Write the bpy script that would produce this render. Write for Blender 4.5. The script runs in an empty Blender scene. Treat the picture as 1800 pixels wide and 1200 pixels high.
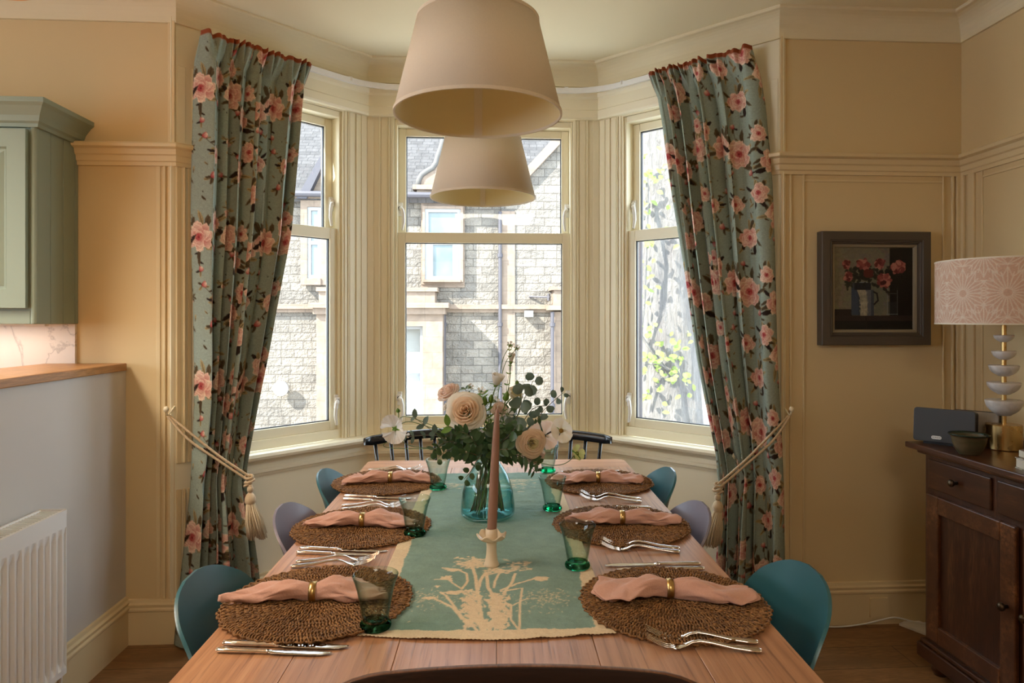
import bpy, math, random
import numpy as np
from mathutils import Vector, Matrix
PI = math.pi
C = bpy.context.scene.collection
SC = bpy.context.scene

# ---------------------------------------------------------------- camera, world, sun, exposure
YAW = 0.061                      # the camera looks a little to the right of the bay's axis
FPX, CX, CY, HC = 1200.0, 915.0, 560.0, 1.35
cd = bpy.data.cameras.new('camera'); cd.lens = 24.0; cd.sensor_width = 36.0
cd.shift_x = (900 - CX) / 1800.0; cd.shift_y = -(600 - CY) / 1800.0
cd.clip_start = 0.02; cd.clip_end = 300
cam_o = bpy.data.objects.new('camera', cd); C.objects.link(cam_o)
cam_o.location = (0, 0, HC); cam_o.rotation_euler = (PI/2, 0, -YAW)
SC.camera = cam_o

w = bpy.data.worlds.new('sky'); SC.world = w; w.use_nodes = True
wb = w.node_tree.nodes['Background']
wb.inputs[0].default_value = (0.74, 0.86, 1.0, 1); wb.inputs[1].default_value = 5.2

def lamp(name, kind, loc, energy, color, rot=(0,0,0), **kw):
    l = bpy.data.lights.new(name, kind); l.energy = energy; l.color = color
    for k, v in kw.items(): setattr(l, k, v)
    o = bpy.data.objects.new(name, l); C.objects.link(o); o.location = loc; o.rotation_euler = rot
    return o
_sd = Vector((-1.0, -0.62, 1.0)).normalized()      # towards the sun
sun = lamp('sun', 'SUN', (-8, -4, 12), 15.0, (1.0, 0.95, 0.86), angle=0.009)
sun.rotation_euler = _sd.to_track_quat('Z', 'Y').to_euler()

vs = SC.view_settings
vs.view_transform = 'Standard'; vs.look = 'None'; vs.exposure = 0.6; vs.gamma = 1.0; vs.use_curve_mapping = False
cy = SC.cycles
cy.max_bounces = 10; cy.diffuse_bounces = 5; cy.glossy_bounces = 4; cy.transmission_bounces = 10; cy.transparent_max_bounces = 24
cy.sample_clamp_indirect = 4.0; cy.caustics_reflective = False; cy.caustics_refractive = False
cy.use_denoising = True

# ---------------------------------------------------------------- photo geometry helpers
st, ct = math.sin(YAW), math.cos(YAW)
def cam(px, py, Z):
    "point at depth Z in front of the camera"
    u = (px - CX) / FPX; v = (CY - py) / FPX
    return Vector((Z*(st + u*ct), Z*(ct - u*st), HC + v*Z))
def tab(px, py, z=0.76):
    return cam(px, py, (HC - z) * FPX / (py - CY))
def plane(px, py, Y):
    u = (px - CX) / FPX
    return cam(px, py, Y / (ct - u*st))

# ---------------------------------------------------------------- materials
def lin(c):
    return tuple(((x/12.92) if x <= 0.04045 else ((x+0.055)/1.055)**2.4) for x in c)
def rgb(r, g, b):
    return lin((r/255.0, g/255.0, b/255.0))
class NT:
    def __init__(s, name):
        s.m = bpy.data.materials.new(name); s.m.use_nodes = True
        s.t = s.m.node_tree; s.n = s.t.nodes; s.n.clear()
        s.out = s.n.new('ShaderNodeOutputMaterial'); s.b = s.n.new('ShaderNodeBsdfPrincipled')
        s.t.links.new(s.b.outputs[0], s.out.inputs[0])
    def new(s, ty, **kw):
        n = s.n.new('ShaderNode' + ty)
        for k, v in kw.items():
            if hasattr(n, k): setattr(n, k, v)
        return n
    def set(s, node, **kw):
        for k, v in kw.items():
            node.inputs[k.replace('_', ' ')].default_value = v
    def link(s, a, b): s.t.links.new(a, b)
    def coord(s, scale=(1,1,1), kind='Object', rot=(0,0,0), loc=(0,0,0)):
        tc = s.new('TexCoord'); mp = s.new('Mapping')
        mp.inputs['Scale'].default_value = scale; mp.inputs['Rotation'].default_value = rot; mp.inputs['Location'].default_value = loc
        s.link(tc.outputs[kind], mp.inputs[0]); return mp.outputs[0]
    def noise(s, vec, scale=5, detail=4, rough=0.5, dist=0):
        n = s.new('TexNoise'); s.set(n, Scale=scale, Detail=detail, Roughness=rough, Distortion=dist)
        if vec is not None: s.link(vec, n.inputs['Vector'])
        return n.outputs['Fac']
    def ramp(s, fac, stops):
        r = s.new('ValToRGB'); cr = r.color_ramp
        while len(cr.elements) < len(stops): cr.elements.new(0.5)
        for e, (p, c) in zip(cr.elements, stops):
            e.position = p; e.color = tuple(c) + (1,) if len(c) == 3 else c
        s.link(fac, r.inputs[0]); return r.outputs[0]
    def mix(s, fac, a, b, mode='MIX'):
        m = s.new('Mix', data_type='RGBA', blend_type=mode)
        for i, v in ((0, fac), (6, a), (7, b)):
            if hasattr(v, 'links') or hasattr(v, 'is_linked'): s.link(v, m.inputs[i])
            elif i == 0: m.inputs[0].default_value = v
            else: m.inputs[i].default_value = tuple(v) + (1,) if len(v) == 3 else v
        return m.outputs[2]
    def bump(s, h, strength=0.3, dist=0.002):
        b = s.new('Bump'); b.inputs['Strength'].default_value = strength; b.inputs['Distance'].default_value = dist
        s.link(h, b.inputs['Height']); s.link(b.outputs[0], s.b.inputs['Normal'])

def paint(name, col, rough=0.5, var=0.04, bump=0.06, scale=35, metal=0.0, spec=0.4):
    "painted or plain surface with a faint mottling and brush texture"
    t = NT(name); v = t.coord()
    f = t.noise(v, scale*0.12, 3); c2 = tuple(x*(1-var*2) for x in col)
    t.link(t.mix(f, col, c2), t.b.inputs['Base Color'])
    t.set(t.b, Roughness=rough, Metallic=metal, Specular_IOR_Level=spec)
    if bump: t.bump(t.noise(v, scale*6, 3), bump, 0.002)
    return t.m
def wood(name, dark, mid, light, scale=(1.2, 14, 14), rough=0.45, pores=0.5, bump=0.25, spec=0.4, planks=None):
    t = NT(name); v = t.coord(scale)
    n1 = t.noise(v, 2.2, 6, 0.6, 0.6); n2 = t.noise(t.coord(tuple(s*5 for s in scale)), 3, 5, 0.6)
    base = t.ramp(n1, [(0.25, dark), (0.5, mid), (0.75, light)])
    c = t.mix(t.ramp(n2, [(0.38, (0,0,0)), (0.6, (1,1,1))]), tuple(x*0.72 for x in mid), base)
    n3 = t.noise(t.coord(tuple(s*2.2 for s in scale)), 6, 2, 0.5)
    c = t.mix(t.ramp(n3, [(0.66, (0,0,0)), (0.74, (pores,)*3)]), c, tuple(x*0.35 for x in dark))
    if planks:
        bw, rh, kind = planks
        br = t.new('TexBrick'); br.offset = 0.37
        t.set(br, Scale=1.0, Mortar_Size=0.0016, Brick_Width=bw, Row_Height=rh, Color1=(0.82,0.82,0.82,1), Color2=(1.08,1.05,1.0,1), Mortar=(0.25,0.2,0.15,1))
        t.link(t.coord(), br.inputs['Vector']); c = t.mix(1.0, c, br.outputs['Color'], 'MULTIPLY')
    t.link(c, t.b.inputs['Base Color']); t.set(t.b, Roughness=rough, Specular_IOR_Level=spec)
    t.bump(n2, bump, 0.0015); return t.m
def metal(name, col, rough=0.25, brush=0.0):
    t = NT(name); t.set(t.b, Metallic=1.0, Base_Color=tuple(col)+(1,))
    f = t.noise(t.coord((1, 1, 1)), 30, 3)
    r = t.new('MapRange'); t.link(f, r.inputs[0]); r.inputs[3].default_value = rough*0.7; r.inputs[4].default_value = rough*1.4
    t.link(r.outputs[0], t.b.inputs['Roughness']); return t.m
def cloth(name, col, scale=900, rough=0.9, var=0.12, bump=0.35, trans=0.0, sheen=0.2, wrinkle=0):
    t = NT(name); v = t.coord()
    wv = t.new('TexWave'); t.set(wv, Scale=scale*0.3, Distortion=1.5, Detail=2); t.link(v, wv.inputs['Vector'])
    n = t.noise(v, scale*0.25, 3)
    t.link(t.mix(n, tuple(x*(1-var) for x in col), tuple(min(1, x*(1+var*0.6)) for x in col)), t.b.inputs['Base Color'])
    t.set(t.b, Roughness=rough, Specular_IOR_Level=0.2, Sheen_Weight=sheen)
    t.bump(t.noise(v, wrinkle, 4) if wrinkle else n, bump, 0.003 if wrinkle else 0.0015)
    if trans:
        tr = t.new('BsdfTranslucent'); tr.inputs[0].default_value = tuple(col)+(1,)
        mx = t.new('MixShader'); mx.inputs[0].default_value = trans
        t.link(t.b.outputs[0], mx.inputs[1]); t.link(tr.outputs[0], mx.inputs[2]); t.link(mx.outputs[0], t.out.inputs[0])
    return t.m
def printed(name, rough=0.9, bumpscale=700, bump=0.3, trans=0.0, spec=0.2):
    "cloth, canvas or card whose print is kept as colours on its own mesh"
    t = NT(name); a = t.new('VertexColor', layer_name='print')
    n = t.noise(t.coord(), bumpscale*0.3, 3)
    c = t.mix(t.ramp(n, [(0.3, (0.86,0.86,0.86)), (0.7, (1.05,1.05,1.05))]), (0,0,0), (0,0,0)) if False else t.mix(1.0, a.outputs[0], t.ramp(n, [(0.3, (0.84,0.84,0.84)), (0.7, (1.0,1.0,1.0))]), 'MULTIPLY')
    t.link(c, t.b.inputs['Base Color']); t.set(t.b, Roughness=rough, Specular_IOR_Level=spec)
    t.bump(n, bump, 0.001)
    if trans:
        tr = t.new('BsdfTranslucent'); t.link(c, tr.inputs[0])
        mx = t.new('MixShader'); mx.inputs[0].default_value = trans
        t.link(t.b.outputs[0], mx.inputs[1]); t.link(tr.outputs[0], mx.inputs[2]); t.link(mx.outputs[0], t.out.inputs[0])
    return t.m
def glass(name, col, rough=0.0, ior=1.45, clear=0.0):
    t = NT(name); n = t.new('BsdfGlass'); n.inputs[0].default_value = tuple(col)+(1,)
    n.inputs['Roughness'].default_value = rough; n.inputs['IOR'].default_value = ior
    if clear:
        tr = t.new('BsdfTransparent'); tr.inputs[0].default_value = tuple(col)+(1,); mx = t.new('MixShader'); mx.inputs[0].default_value = clear
        t.link(n.outputs[0], mx.inputs[1]); t.link(tr.outputs[0], mx.inputs[2]); t.link(mx.outputs[0], t.out.inputs[0]); return t.m
    t.link(n.outputs[0], t.out.inputs[0]); return t.m
def schlick(t):
    "reflectance of a thin pane, the same from both of its sides"
    lw = t.new('LayerWeight'); lw.inputs[0].default_value = 0.5
    p = t.new('Math', operation='POWER'); t.link(lw.outputs['Facing'], p.inputs[0]); p.inputs[1].default_value = 5.0
    m = t.new('Math', operation='MULTIPLY_ADD'); t.link(p.outputs[0], m.inputs[0]); m.inputs[1].default_value = 0.8; m.inputs[2].default_value = 0.035
    return m.outputs[0]
def thin_glass(name, tint=(0.97,0.985,0.98), refl=1.0):
    t = NT(name); tr = t.new('BsdfTransparent'); tr.inputs[0].default_value = tuple(tint)+(1,)
    gl = t.new('BsdfGlossy'); gl.inputs['Roughness'].default_value = 0.02
    mx = t.new('MixShader'); t.link(schlick(t), mx.inputs[0]); t.link(tr.outputs[0], mx.inputs[1]); t.link(gl.outputs[0], mx.inputs[2])
    t.link(mx.outputs[0], t.out.inputs[0]); return t.m
def tinted_wall(name, clear, deep, power=2.0):
    "thin blown glass: nearly clear seen square on, deeper tinted towards the edges where one looks through more of it"
    t = NT(name); lw = t.new('LayerWeight'); lw.inputs[0].default_value = 0.5
    pw = t.new('Math', operation='POWER'); t.link(lw.outputs['Facing'], pw.inputs[0]); pw.inputs[1].default_value = power
    tr = t.new('BsdfTransparent'); t.link(t.mix(pw.outputs[0], clear, deep), tr.inputs[0])
    gl = t.new('BsdfGlossy'); gl.inputs['Roughness'].default_value = 0.015
    mx = t.new('MixShader'); t.link(schlick(t), mx.inputs[0]); t.link(tr.outputs[0], mx.inputs[1]); t.link(gl.outputs[0], mx.inputs[2])
    t.link(mx.outputs[0], t.out.inputs[0]); return t.m
def leafmat(name, col, col2, rough=0.45, trans=0.3):
    t = NT(name); n = t.noise(t.coord(), 40, 3)
    c = t.mix(n, col, col2); t.link(c, t.b.inputs['Base Color']); t.set(t.b, Roughness=rough)
    tr = t.new('BsdfTranslucent'); t.link(c, tr.inputs[0]); mx = t.new('MixShader'); mx.inputs[0].default_value = trans
    t.link(t.b.outputs[0], mx.inputs[1]); t.link(tr.outputs[0], mx.inputs[2]); t.link(mx.outputs[0], t.out.inputs[0])
    t.bump(n, 0.2, 0.001); return t.m
def emit(name, col, s):
    t = NT(name); e = t.new('Emission'); e.inputs[0].default_value = tuple(col)+(1,); e.inputs[1].default_value = s
    t.link(e.outputs[0], t.out.inputs[0]); return t.m
def stone(name, c1, c2, mortar, bw, rh, rough=0.9, bump=1.0, seed=0, axis='X'):
    t = NT(name)
    rot = (PI/2, 0, 0) if axis == 'X' else (PI/2, 0, PI/2)
    v = t.coord((1,1,1), 'Object', rot, (seed, seed*0.7, 0))
    wob = t.new('TexNoise'); t.set(wob, Scale=1.3, Detail=2); t.link(v, wob.inputs['Vector'])
    vv = t.mix(0.018, v, wob.outputs['Color'])
    br = t.new('TexBrick'); br.offset = 0.41; br.squash = 0.62; br.squash_frequency = 3; br.offset_frequency = 2
    t.set(br, Scale=1.0, Mortar_Size=0.007, Mortar_Smooth=0.4, Bias=0.0, Brick_Width=bw, Row_Height=rh, Color1=tuple(c1)+(1,), Color2=tuple(c2)+(1,), Mortar=tuple(mortar)+(1,))
    t.link(vv, br.inputs['Vector'])
    n = t.noise(v, 4.5, 6, 0.65); n2 = t.noise(v, 14, 4, 0.6)
    c = t.mix(1.0, br.outputs['Color'], t.ramp(n, [(0.3, (0.74,0.73,0.72)), (0.65, (1.06,1.05,1.02))]), 'MULTIPLY')
    t.link(c, t.b.inputs['Base Color']); t.set(t.b, Roughness=rough, Specular_IOR_Level=0.15)
    mt = t.new('Math', operation='MULTIPLY'); t.link(n2, mt.inputs[0])
    inv = t.new('Math', operation='SUBTRACT'); inv.inputs[0].default_value = 1.0; t.link(br.outputs['Fac'], inv.inputs[1])
    t.link(inv.outputs[0], mt.inputs[1]); t.bump(mt.outputs[0], bump, 0.07); return t.m

# ---------------------------------------------------------------- mesh helpers
class MB:
    def __init__(s): s.v = []; s.f = []; s.mi = []; s.n = 0; s.col = None
    def add(s, verts, faces, mi=0):
        verts = [tuple(map(float, p)) for p in verts]; b = s.n
        s.v += verts; s.n += len(verts)
        s.f += [tuple(i + b for i in f) for f in faces]; s.mi += [mi]*len(faces); return s
    def box(s, c, d, rz=0.0, mi=0):
        x, y, z = (q/2 for q in d); cr, sr = math.cos(rz), math.sin(rz)
        vs_ = []
        for k in (-z, z):
            for (i, j) in ((-x,-y), (x,-y), (x,y), (-x,y)):
                vs_.append((c[0] + i*cr - j*sr, c[1] + i*sr + j*cr, c[2] + k))
        return s.add(vs_, [(3,2,1,0), (4,5,6,7), (0,1,5,4), (1,2,6,5), (2,3,7,6), (3,0,4,7)], mi)
    def b2(s, x0, x1, y0, y1, z0, z1, mi=0):
        return s.box(((x0+x1)/2, (y0+y1)/2, (z0+z1)/2), (abs(x1-x0), abs(y1-y0), abs(z1-z0)), 0, mi)
    def seg(s, A, d, s0, s1, o0, o1, z0, z1, mi=0):
        "box along a wall line: A start, d unit direction, s along, o outward (left of d)"
        n = (-d[1], d[0]); P = lambda a, o, z: (A[0]+d[0]*a+n[0]*o, A[1]+d[1]*a+n[1]*o, z)
        vs_ = [P(s0,o0,z0), P(s1,o0,z0), P(s1,o1,z0), P(s0,o1,z0), P(s0,o0,z1), P(s1,o0,z1), P(s1,o1,z1), P(s0,o1,z1)]
        return s.add(vs_, [(3,2,1,0), (4,5,6,7), (0,1,5,4), (1,2,6,5), (2,3,7,6), (3,0,4,7)], mi)
    def lathe(s, prof, c=(0,0,0), n=32, close=True, mi=0, wob=None, ax=None):
        vs_ = []; m = len(prof)
        for i in range(n):
            a = 2*PI*i/n; ca, sa = math.cos(a), math.sin(a)
            for (r, z) in prof:
                rr = r*(wob(a, z) if wob else 1); vs_.append((c[0]+rr*ca, c[1]+rr*sa, c[2]+z))
        fs = []
        for i in range(n):
            j = (i+1) % n
            for k in range(m-1): fs.append((i*m+k, j*m+k, j*m+k+1, i*m+k+1))
        if close:
            if prof[0][0] > 1e-6: fs.append(tuple(i*m for i in reversed(range(n))))
            if prof[-1][0] > 1e-6: fs.append(tuple(i*m+m-1 for i in range(n)))
        return s.add(vs_, fs, mi)
    def tube(s, pts, r, n=8, mi=0, cap=True, flat=1.0):
        pts = [Vector(p) for p in pts]; m = len(pts)
        if not hasattr(r, '__len__'): r = [r]*m
        up = Vector((0,0,1)); vs_ = []; prev = None
        for i, p in enumerate(pts):
            t = (pts[min(i+1, m-1)] - pts[max(i-1, 0)]).normalized()
            if prev is None:
                a = t.cross(up)
                if a.length < 1e-3: a = t.cross(Vector((1,0,0)))
                a.normalize()
            else:
                a = prev - t*prev.dot(t)
                a = a.normalized() if a.length > 1e-6 else t.orthogonal().normalized()
            prev = a; b = t.cross(a)
            for k in range(n):
                th = 2*PI*k/n; vs_.append(p + a*(r[i]*math.cos(th)) + b*(r[i]*flat*math.sin(th)))
        fs = [(i*n+k, i*n+(k+1) % n, (i+1)*n+(k+1) % n, (i+1)*n+k) for i in range(m-1) for k in range(n)]
        if cap: fs += [tuple(reversed(range(n))), tuple(range((m-1)*n, m*n))]
        return s.add(vs_, fs, mi)
    def grid(s, P, mi=0, wrap=False):
        "P: array (rows, cols, 3)"
        P = np.asarray(P, float); R, Q = P.shape[:2]
        fs = []
        qq = Q if wrap else Q-1
        for i in range(R-1):
            for j in range(qq):
                k = (j+1) % Q; fs.append((i*Q+j, i*Q+k, (i+1)*Q+k, (i+1)*Q+j))
        return s.add(P.reshape(-1, 3), fs, mi)
    def sweep(s, prof, path, mi=0):
        "prof: (inward distance, z) closed loop; path in plan, room on its right; mitred"
        path = [Vector(p) for p in path]; m = len(path); rows = []
        for i, p in enumerate(path):
            d0 = (path[i]-path[i-1]).normalized() if i > 0 else (path[1]-path[0]).normalized()
            d1 = (path[i+1]-path[i]).normalized() if i < m-1 else d0
            n0 = Vector((d0.y, -d0.x)); n1 = Vector((d1.y, -d1.x)); b = (n0+n1).normalized(); k = 1/max(0.3, b.dot(n0))
            rows.append([(p.x+b.x*k*d, p.y+b.y*k*d, z) for (d, z) in prof])
        q = len(prof); vs_ = [v for r in rows for v in r]
        fs = [(i*q+j, i*q+(j+1) % q, (i+1)*q+(j+1) % q, (i+1)*q+j) for i in range(m-1) for j in range(q)]
        fs += [tuple(range(q)), tuple(reversed(range((m-1)*q, m*q)))]
        return s.add(vs_, fs, mi)
    def xf(s, M, start=0):
        s.v = s.v[:start] + [tuple(M @ Vector(p)) for p in s.v[start:]]; return s
    def mesh(s, name, mats, smooth=False):
        me = bpy.data.meshes.new(name); me.from_pydata(s.v, [], s.f)
        for m in (mats if isinstance(mats, (list, tuple)) else [mats]): me.materials.append(m)
        if any(s.mi): me.polygons.foreach_set('material_index', s.mi)
        if smooth: me.polygons.foreach_set('use_smooth', [True]*len(me.polygons))
        me.update(); return me

def gridmesh(name, P, colors, m, smooth=True):
    "fast large grid; colours (rows, cols, 3) linear"
    R, Q = P.shape[:2]; me = bpy.data.meshes.new(name)
    idx = np.arange(R*Q).reshape(R, Q)
    F = np.stack([idx[:-1,:-1], idx[:-1,1:], idx[1:,1:], idx[1:,:-1]], -1).reshape(-1, 4)
    me.vertices.add(R*Q); me.vertices.foreach_set('co', P.reshape(-1).astype(np.float32))
    me.loops.add(F.size); me.loops.foreach_set('vertex_index', F.reshape(-1).astype(np.int32))
    me.polygons.add(len(F)); me.polygons.foreach_set('loop_start', np.arange(0, F.size, 4, dtype=np.int32))
    me.polygons.foreach_set('loop_total', np.full(len(F), 4, np.int32))
    me.update(calc_edges=True)
    if smooth: me.polygons.foreach_set('use_smooth', [True]*len(me.polygons))
    a = me.color_attributes.new('print', 'FLOAT_COLOR', 'POINT')
    col = np.concatenate([colors.reshape(-1, 3), np.ones((R*Q, 1))], 1).astype(np.float32)
    a.data.foreach_set('color', col.reshape(-1)); me.materials.append(m); me.validate(); return me

def link(name, me, parent=None, loc=None, rz=None):
    o = bpy.data.objects.new(name, me); C.objects.link(o)
    if parent is not None: o.parent = parent
    if loc is not None: o.location = loc
    if rz is not None: o.rotation_euler = (0, 0, rz)
    return o
def tag(o, label=None, cat=None, group=None, kind=None):
    if label: o['label'] = label
    if cat: o['category'] = cat
    if group: o['group'] = group
    if kind: o['kind'] = kind
    return o
def thing(name, label, cat, loc=(0,0,0), rz=0.0, group=None, kind=None):
    o = bpy.data.objects.new(name, None); C.objects.link(o); o.location = loc; o.rotation_euler = (0,0,rz); o.empty_display_size = 0.05
    return tag(o, label, cat, group, kind)
def part(name, mb, mats, parent, smooth=False, bevel=0, seg=2, world=False, auto=None, sub=0, solid=0, label=None):
    "one mesh object; world=True when the points are in room coordinates"
    if world and parent is not None:
        M = Matrix.Translation(-Vector(top(parent)))
        mb.xf(M)
    o = link(name, mb.mesh(name, mats, smooth), parent)
    if solid:
        md = o.modifiers.new('thickness', 'SOLIDIFY'); md.thickness = solid; md.offset = 0
    if bevel:
        md = o.modifiers.new('edge', 'BEVEL'); md.width = bevel; md.segments = seg; md.limit_method = 'ANGLE'; md.angle_limit = 0.6
        md.harden_normals = False
    if sub:
        md = o.modifiers.new('smooth', 'SUBSURF'); md.levels = sub; md.render_levels = sub
    if label: o['label'] = label
    return o
def top(o):
    p = Vector(o.location)
    while o.parent: o = o.parent; p = p + Vector(o.location)
    return p
def struct(name, mb, m, bevel=0, smooth=False, parent=None):
    o = part(name, mb, m, parent, smooth, bevel)
    if parent is None: o['kind'] = 'structure'
    return o
def dup(root, loc, rz, label=None, name=None):
    r = root.copy(); C.objects.link(r); r.location = loc; r.rotation_euler = (0,0,rz)
    if label: r['label'] = label
    for ch in list(root.children):
        c = ch.copy(); C.objects.link(c); c.parent = r
        for g in list(ch.children):
            d = g.copy(); C.objects.link(d); d.parent = c
    return r

# ---------------------------------------------------------------- raster used for woven and printed patterns
class Canvas:
    def __init__(s, w, h, res, bg, wrap=False):
        s.w, s.h, s.res, s.wrap = w, h, res, wrap
        s.nx, s.ny = int(round(w/res)), int(round(h/res))
        s.a = np.zeros((s.ny, s.nx, 3)); s.a[:] = np.array(bg)/255.0
    def region(s, cx, cy, r):
        offs = [(0,0)]
        if s.wrap: offs = [(i*s.w, j*s.h) for i in (-1,0,1) for j in (-1,0,1)]
        for ox, oy in offs:
            x0 = int(max(0, (cx+ox-r)/s.res)); x1 = int(min(s.nx, (cx+ox+r)/s.res+2)); y0 = int(max(0, (cy+oy-r)/s.res)); y1 = int(min(s.ny, (cy+oy+r)/s.res+2))
            if x1 <= x0 or y1 <= y0: continue
            X, Y = np.meshgrid((np.arange(x0, x1)+0.5)*s.res - (cx+ox), (np.arange(y0, y1)+0.5)*s.res - (cy+oy))
            yield s.a[y0:y1, x0:x1], X, Y
    def ell(s, cx, cy, a, b, ang, c1, c2=None, alpha=1.0, edge=None, rag=0.0, seed=0):
        "ellipse shaded from c1 at its base to c2 at its tip, with an optional rim colour"
        c1 = np.array(c1)/255.0; c2 = c1 if c2 is None else np.array(c2)/255.0
        for A, X, Y in s.region(cx, cy, max(a, b)*1.3):
            ca, sa = math.cos(ang), math.sin(ang); U = (X*ca+Y*sa)/a; V = (-X*sa+Y*ca)/b
            th = np.arctan2(V, U); d = np.sqrt(U*U+V*V)
            if rag: d = d/(1+rag*np.sin(3*th+seed)+rag*0.7*np.sin(7*th+2*seed))
            m = np.clip((1-d)*min(a, b)/s.res+0.5, 0, 1)*alpha
            t = np.clip((U+1)/2, 0, 1)[..., None]; col = c1*(1-t)+c2*t
            if edge is not None:
                e = np.clip((d-0.80)/0.14, 0, 1)[..., None]; col = col*(1-e)+np.array(edge)/255.0*e
            A[:] = A*(1-m[..., None])+col*m[..., None]
    def line(s, pts, wd, col, alpha=1.0):
        col = np.array(col)/255.0
        for (x0, y0), (x1, y1) in zip(pts[:-1], pts[1:]):
            mx, my = (x0+x1)/2, (y0+y1)/2; L = math.hypot(x1-x0, y1-y0)
            for A, X, Y in s.region(mx, my, L/2+wd):
                dx, dy = x1-x0, y1-y0; px, py = X-(x0-mx), Y-(y0-my)
                t = np.clip((px*dx+py*dy)/max(L*L, 1e-9), 0, 1); d = np.hypot(px-t*dx, py-t*dy)
                m = (np.clip((wd/2-d)/s.res+0.5, 0, 1)*alpha)[..., None]; A[:] = A*(1-m)+col*m
    def rect(s, x0, x1, y0, y1, col, alpha=1.0):
        a = s.a[int(max(0,y0/s.res)):int(y1/s.res), int(max(0,x0/s.res)):int(x1/s.res)]
        a[:] = a*(1-alpha)+np.array(col)/255.0*alpha
    def sample(s, U, V):
        i = U/s.res-0.5; j = V/s.res-0.5
        i0 = np.floor(i).astype(int); j0 = np.floor(j).astype(int); fi = (i-i0)[..., None]; fj = (j-j0)[..., None]
        if s.wrap: g = lambda jj, ii: s.a[jj % s.ny, ii % s.nx]
        else: g = lambda jj, ii: s.a[np.clip(jj, 0, s.ny-1), np.clip(ii, 0, s.nx-1)]
        c = (g(j0,i0)*(1-fi)+g(j0,i0+1)*fi)*(1-fj)+(g(j0+1,i0)*(1-fi)+g(j0+1,i0+1)*fi)*fj
        return np.where(c <= 0.04045, c/12.92, ((c+0.055)/1.055)**2.4)
def snoise(X, Y, seed=0, oct=4, f=1.0):
    r = np.random.RandomState(seed); o = 0; amp = 1.0; tot = 0
    for k in range(oct):
        for q in range(3):
            a, b, c = r.uniform(-1,1), r.uniform(-1,1), r.uniform(0, 6.28)
            L = math.hypot(a, b)+1e-6; o = o+amp*np.sin(f*(a*X+b*Y)/L*6.28+c+1.3*np.sin(f*(b*X-a*Y)/L*4.1+c*2))
            tot += amp
        amp *= 0.55; f *= 2.1
    return o/tot

# ---------------------------------------------------------------- the room's measures
YF = 2.935; XL, XR = -1.263, 1.322; BD = 0.68; XHW = -1.466; XRW = 2.16; CEIL = 2.69
YB = YF + BD; r2 = math.sqrt(0.5)
BAY = [((XL, YF), (r2, r2), BD/r2), ((XL+BD, YB), (1, 0), XR-XL-2*BD), ((XR-BD, YB), (r2, -r2), BD/r2)]
CREAM = (0.70, 0.545, 0.305)
M = {}
M['wall'] = paint('cream_wall_paint', CREAM, 0.75, 0.02, 0.05, 20)
M['wood_cream'] = paint('cream_gloss_woodwork', (0.73, 0.585, 0.345), 0.38, 0.015, 0.03, 14)
M['sash'] = paint('cream_sash_paint', (0.88, 0.81, 0.61), 0.35, 0.015, 0.03, 14)
M['ceil'] = paint('ceiling_paint', (0.80, 0.71, 0.50), 0.85, 0.02, 0.05, 10)
M['half'] = paint('half_wall_paint', (0.60, 0.56, 0.51), 0.8, 0.02, 0.04, 20)
M['white'] = paint('white_gloss', (0.84, 0.83, 0.80), 0.3, 0.01, 0.0)
M['vinyl'] = paint('white_track_plastic', (0.85, 0.85, 0.84), 0.4, 0.01, 0.0)
M['sage'] = paint('sage_green_cabinet_paint', (0.25, 0.31, 0.245), 0.5, 0.02, 0.04, 16)
M['oak_top'] = wood('oak_worktop', (0.30,0.13,0.04), (0.46,0.22,0.075), (0.58,0.30,0.11), (14, 1.2, 14), 0.4)
M['floor'] = wood('oak_floorboards', (0.16,0.075,0.028), (0.30,0.15,0.06), (0.42,0.22,0.09), (1.3, 9, 9), 0.42, planks=(1.7, 0.17, 0), bump=0.15)

# walls
Z0, Z1 = 0.0, CEIL
def wallbox(name, x0, x1, y0, y1, z0=0.0, z1=CEIL, m='wall'):
    return struct(name, MB().b2(x0, x1, y0, y1, z0, z1), M[m])
mb = MB().b2(-4.3, XL, YF, YF+0.14, 0, CEIL); struct('wall_front_left', mb, M['wall'])
struct('wall_front_right', MB().b2(XR, XRW, YF, YF+0.14, 0, CEIL), M['wall'])
MARG = [0.15, 0.141, 0.15]; WZ0, WZ1 = 0.725, 2.40
for i, (A, d, L) in enumerate(BAY):
    mb = MB(); g = MARG[i]
    mb.seg(A, d, -0.02, g, 0, 0.13, 0, CEIL); mb.seg(A, d, L-g, L+0.02, 0, 0.13, 0, CEIL)
    mb.seg(A, d, g, L-g, 0, 0.13, 0, WZ0); mb.seg(A, d, g, L-g, 0, 0.13, WZ1, CEIL)
    struct('wall_bay_' + ('left', 'centre', 'right')[i], mb, M['sash'])
wallbox('wall_right', XRW, XRW+0.12, -3.6, YF+0.14)
mb = MB(); mb.b2(-4.3, -4.18, -3.6, -1.0, 0, CEIL); mb.b2(-4.3, -4.18, 1.6, YF, 0, CEIL); mb.b2(-4.3, -4.18, -1.0, 1.6, 0, 1.0); mb.b2(-4.3, -4.18, -1.0, 1.6, 2.3, CEIL)  # unseen opening added here to let sky light into the room
struct('wall_left', mb, M['wall'])
mb = MB(); mb.b2(-4.3, XRW+0.12, -3.72, -3.6, 0, CEIL)
struct('wall_back', mb, M['wall'])
struct('wall_half_left', MB().b2(XHW-0.12, XHW, 0.2, YF, 0, 1.135), M['half'])
cpath = [(-4.3, -3.72), (XRW+0.12, -3.72), (XRW+0.12, YF+0.14), (XR+0.02, YF+0.14), (XR-BD+0.06, YB+0.14), (XL+BD-0.06, YB+0.14), (XL-0.02, YF+0.14), (-4.3, YF+0.14)]
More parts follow.
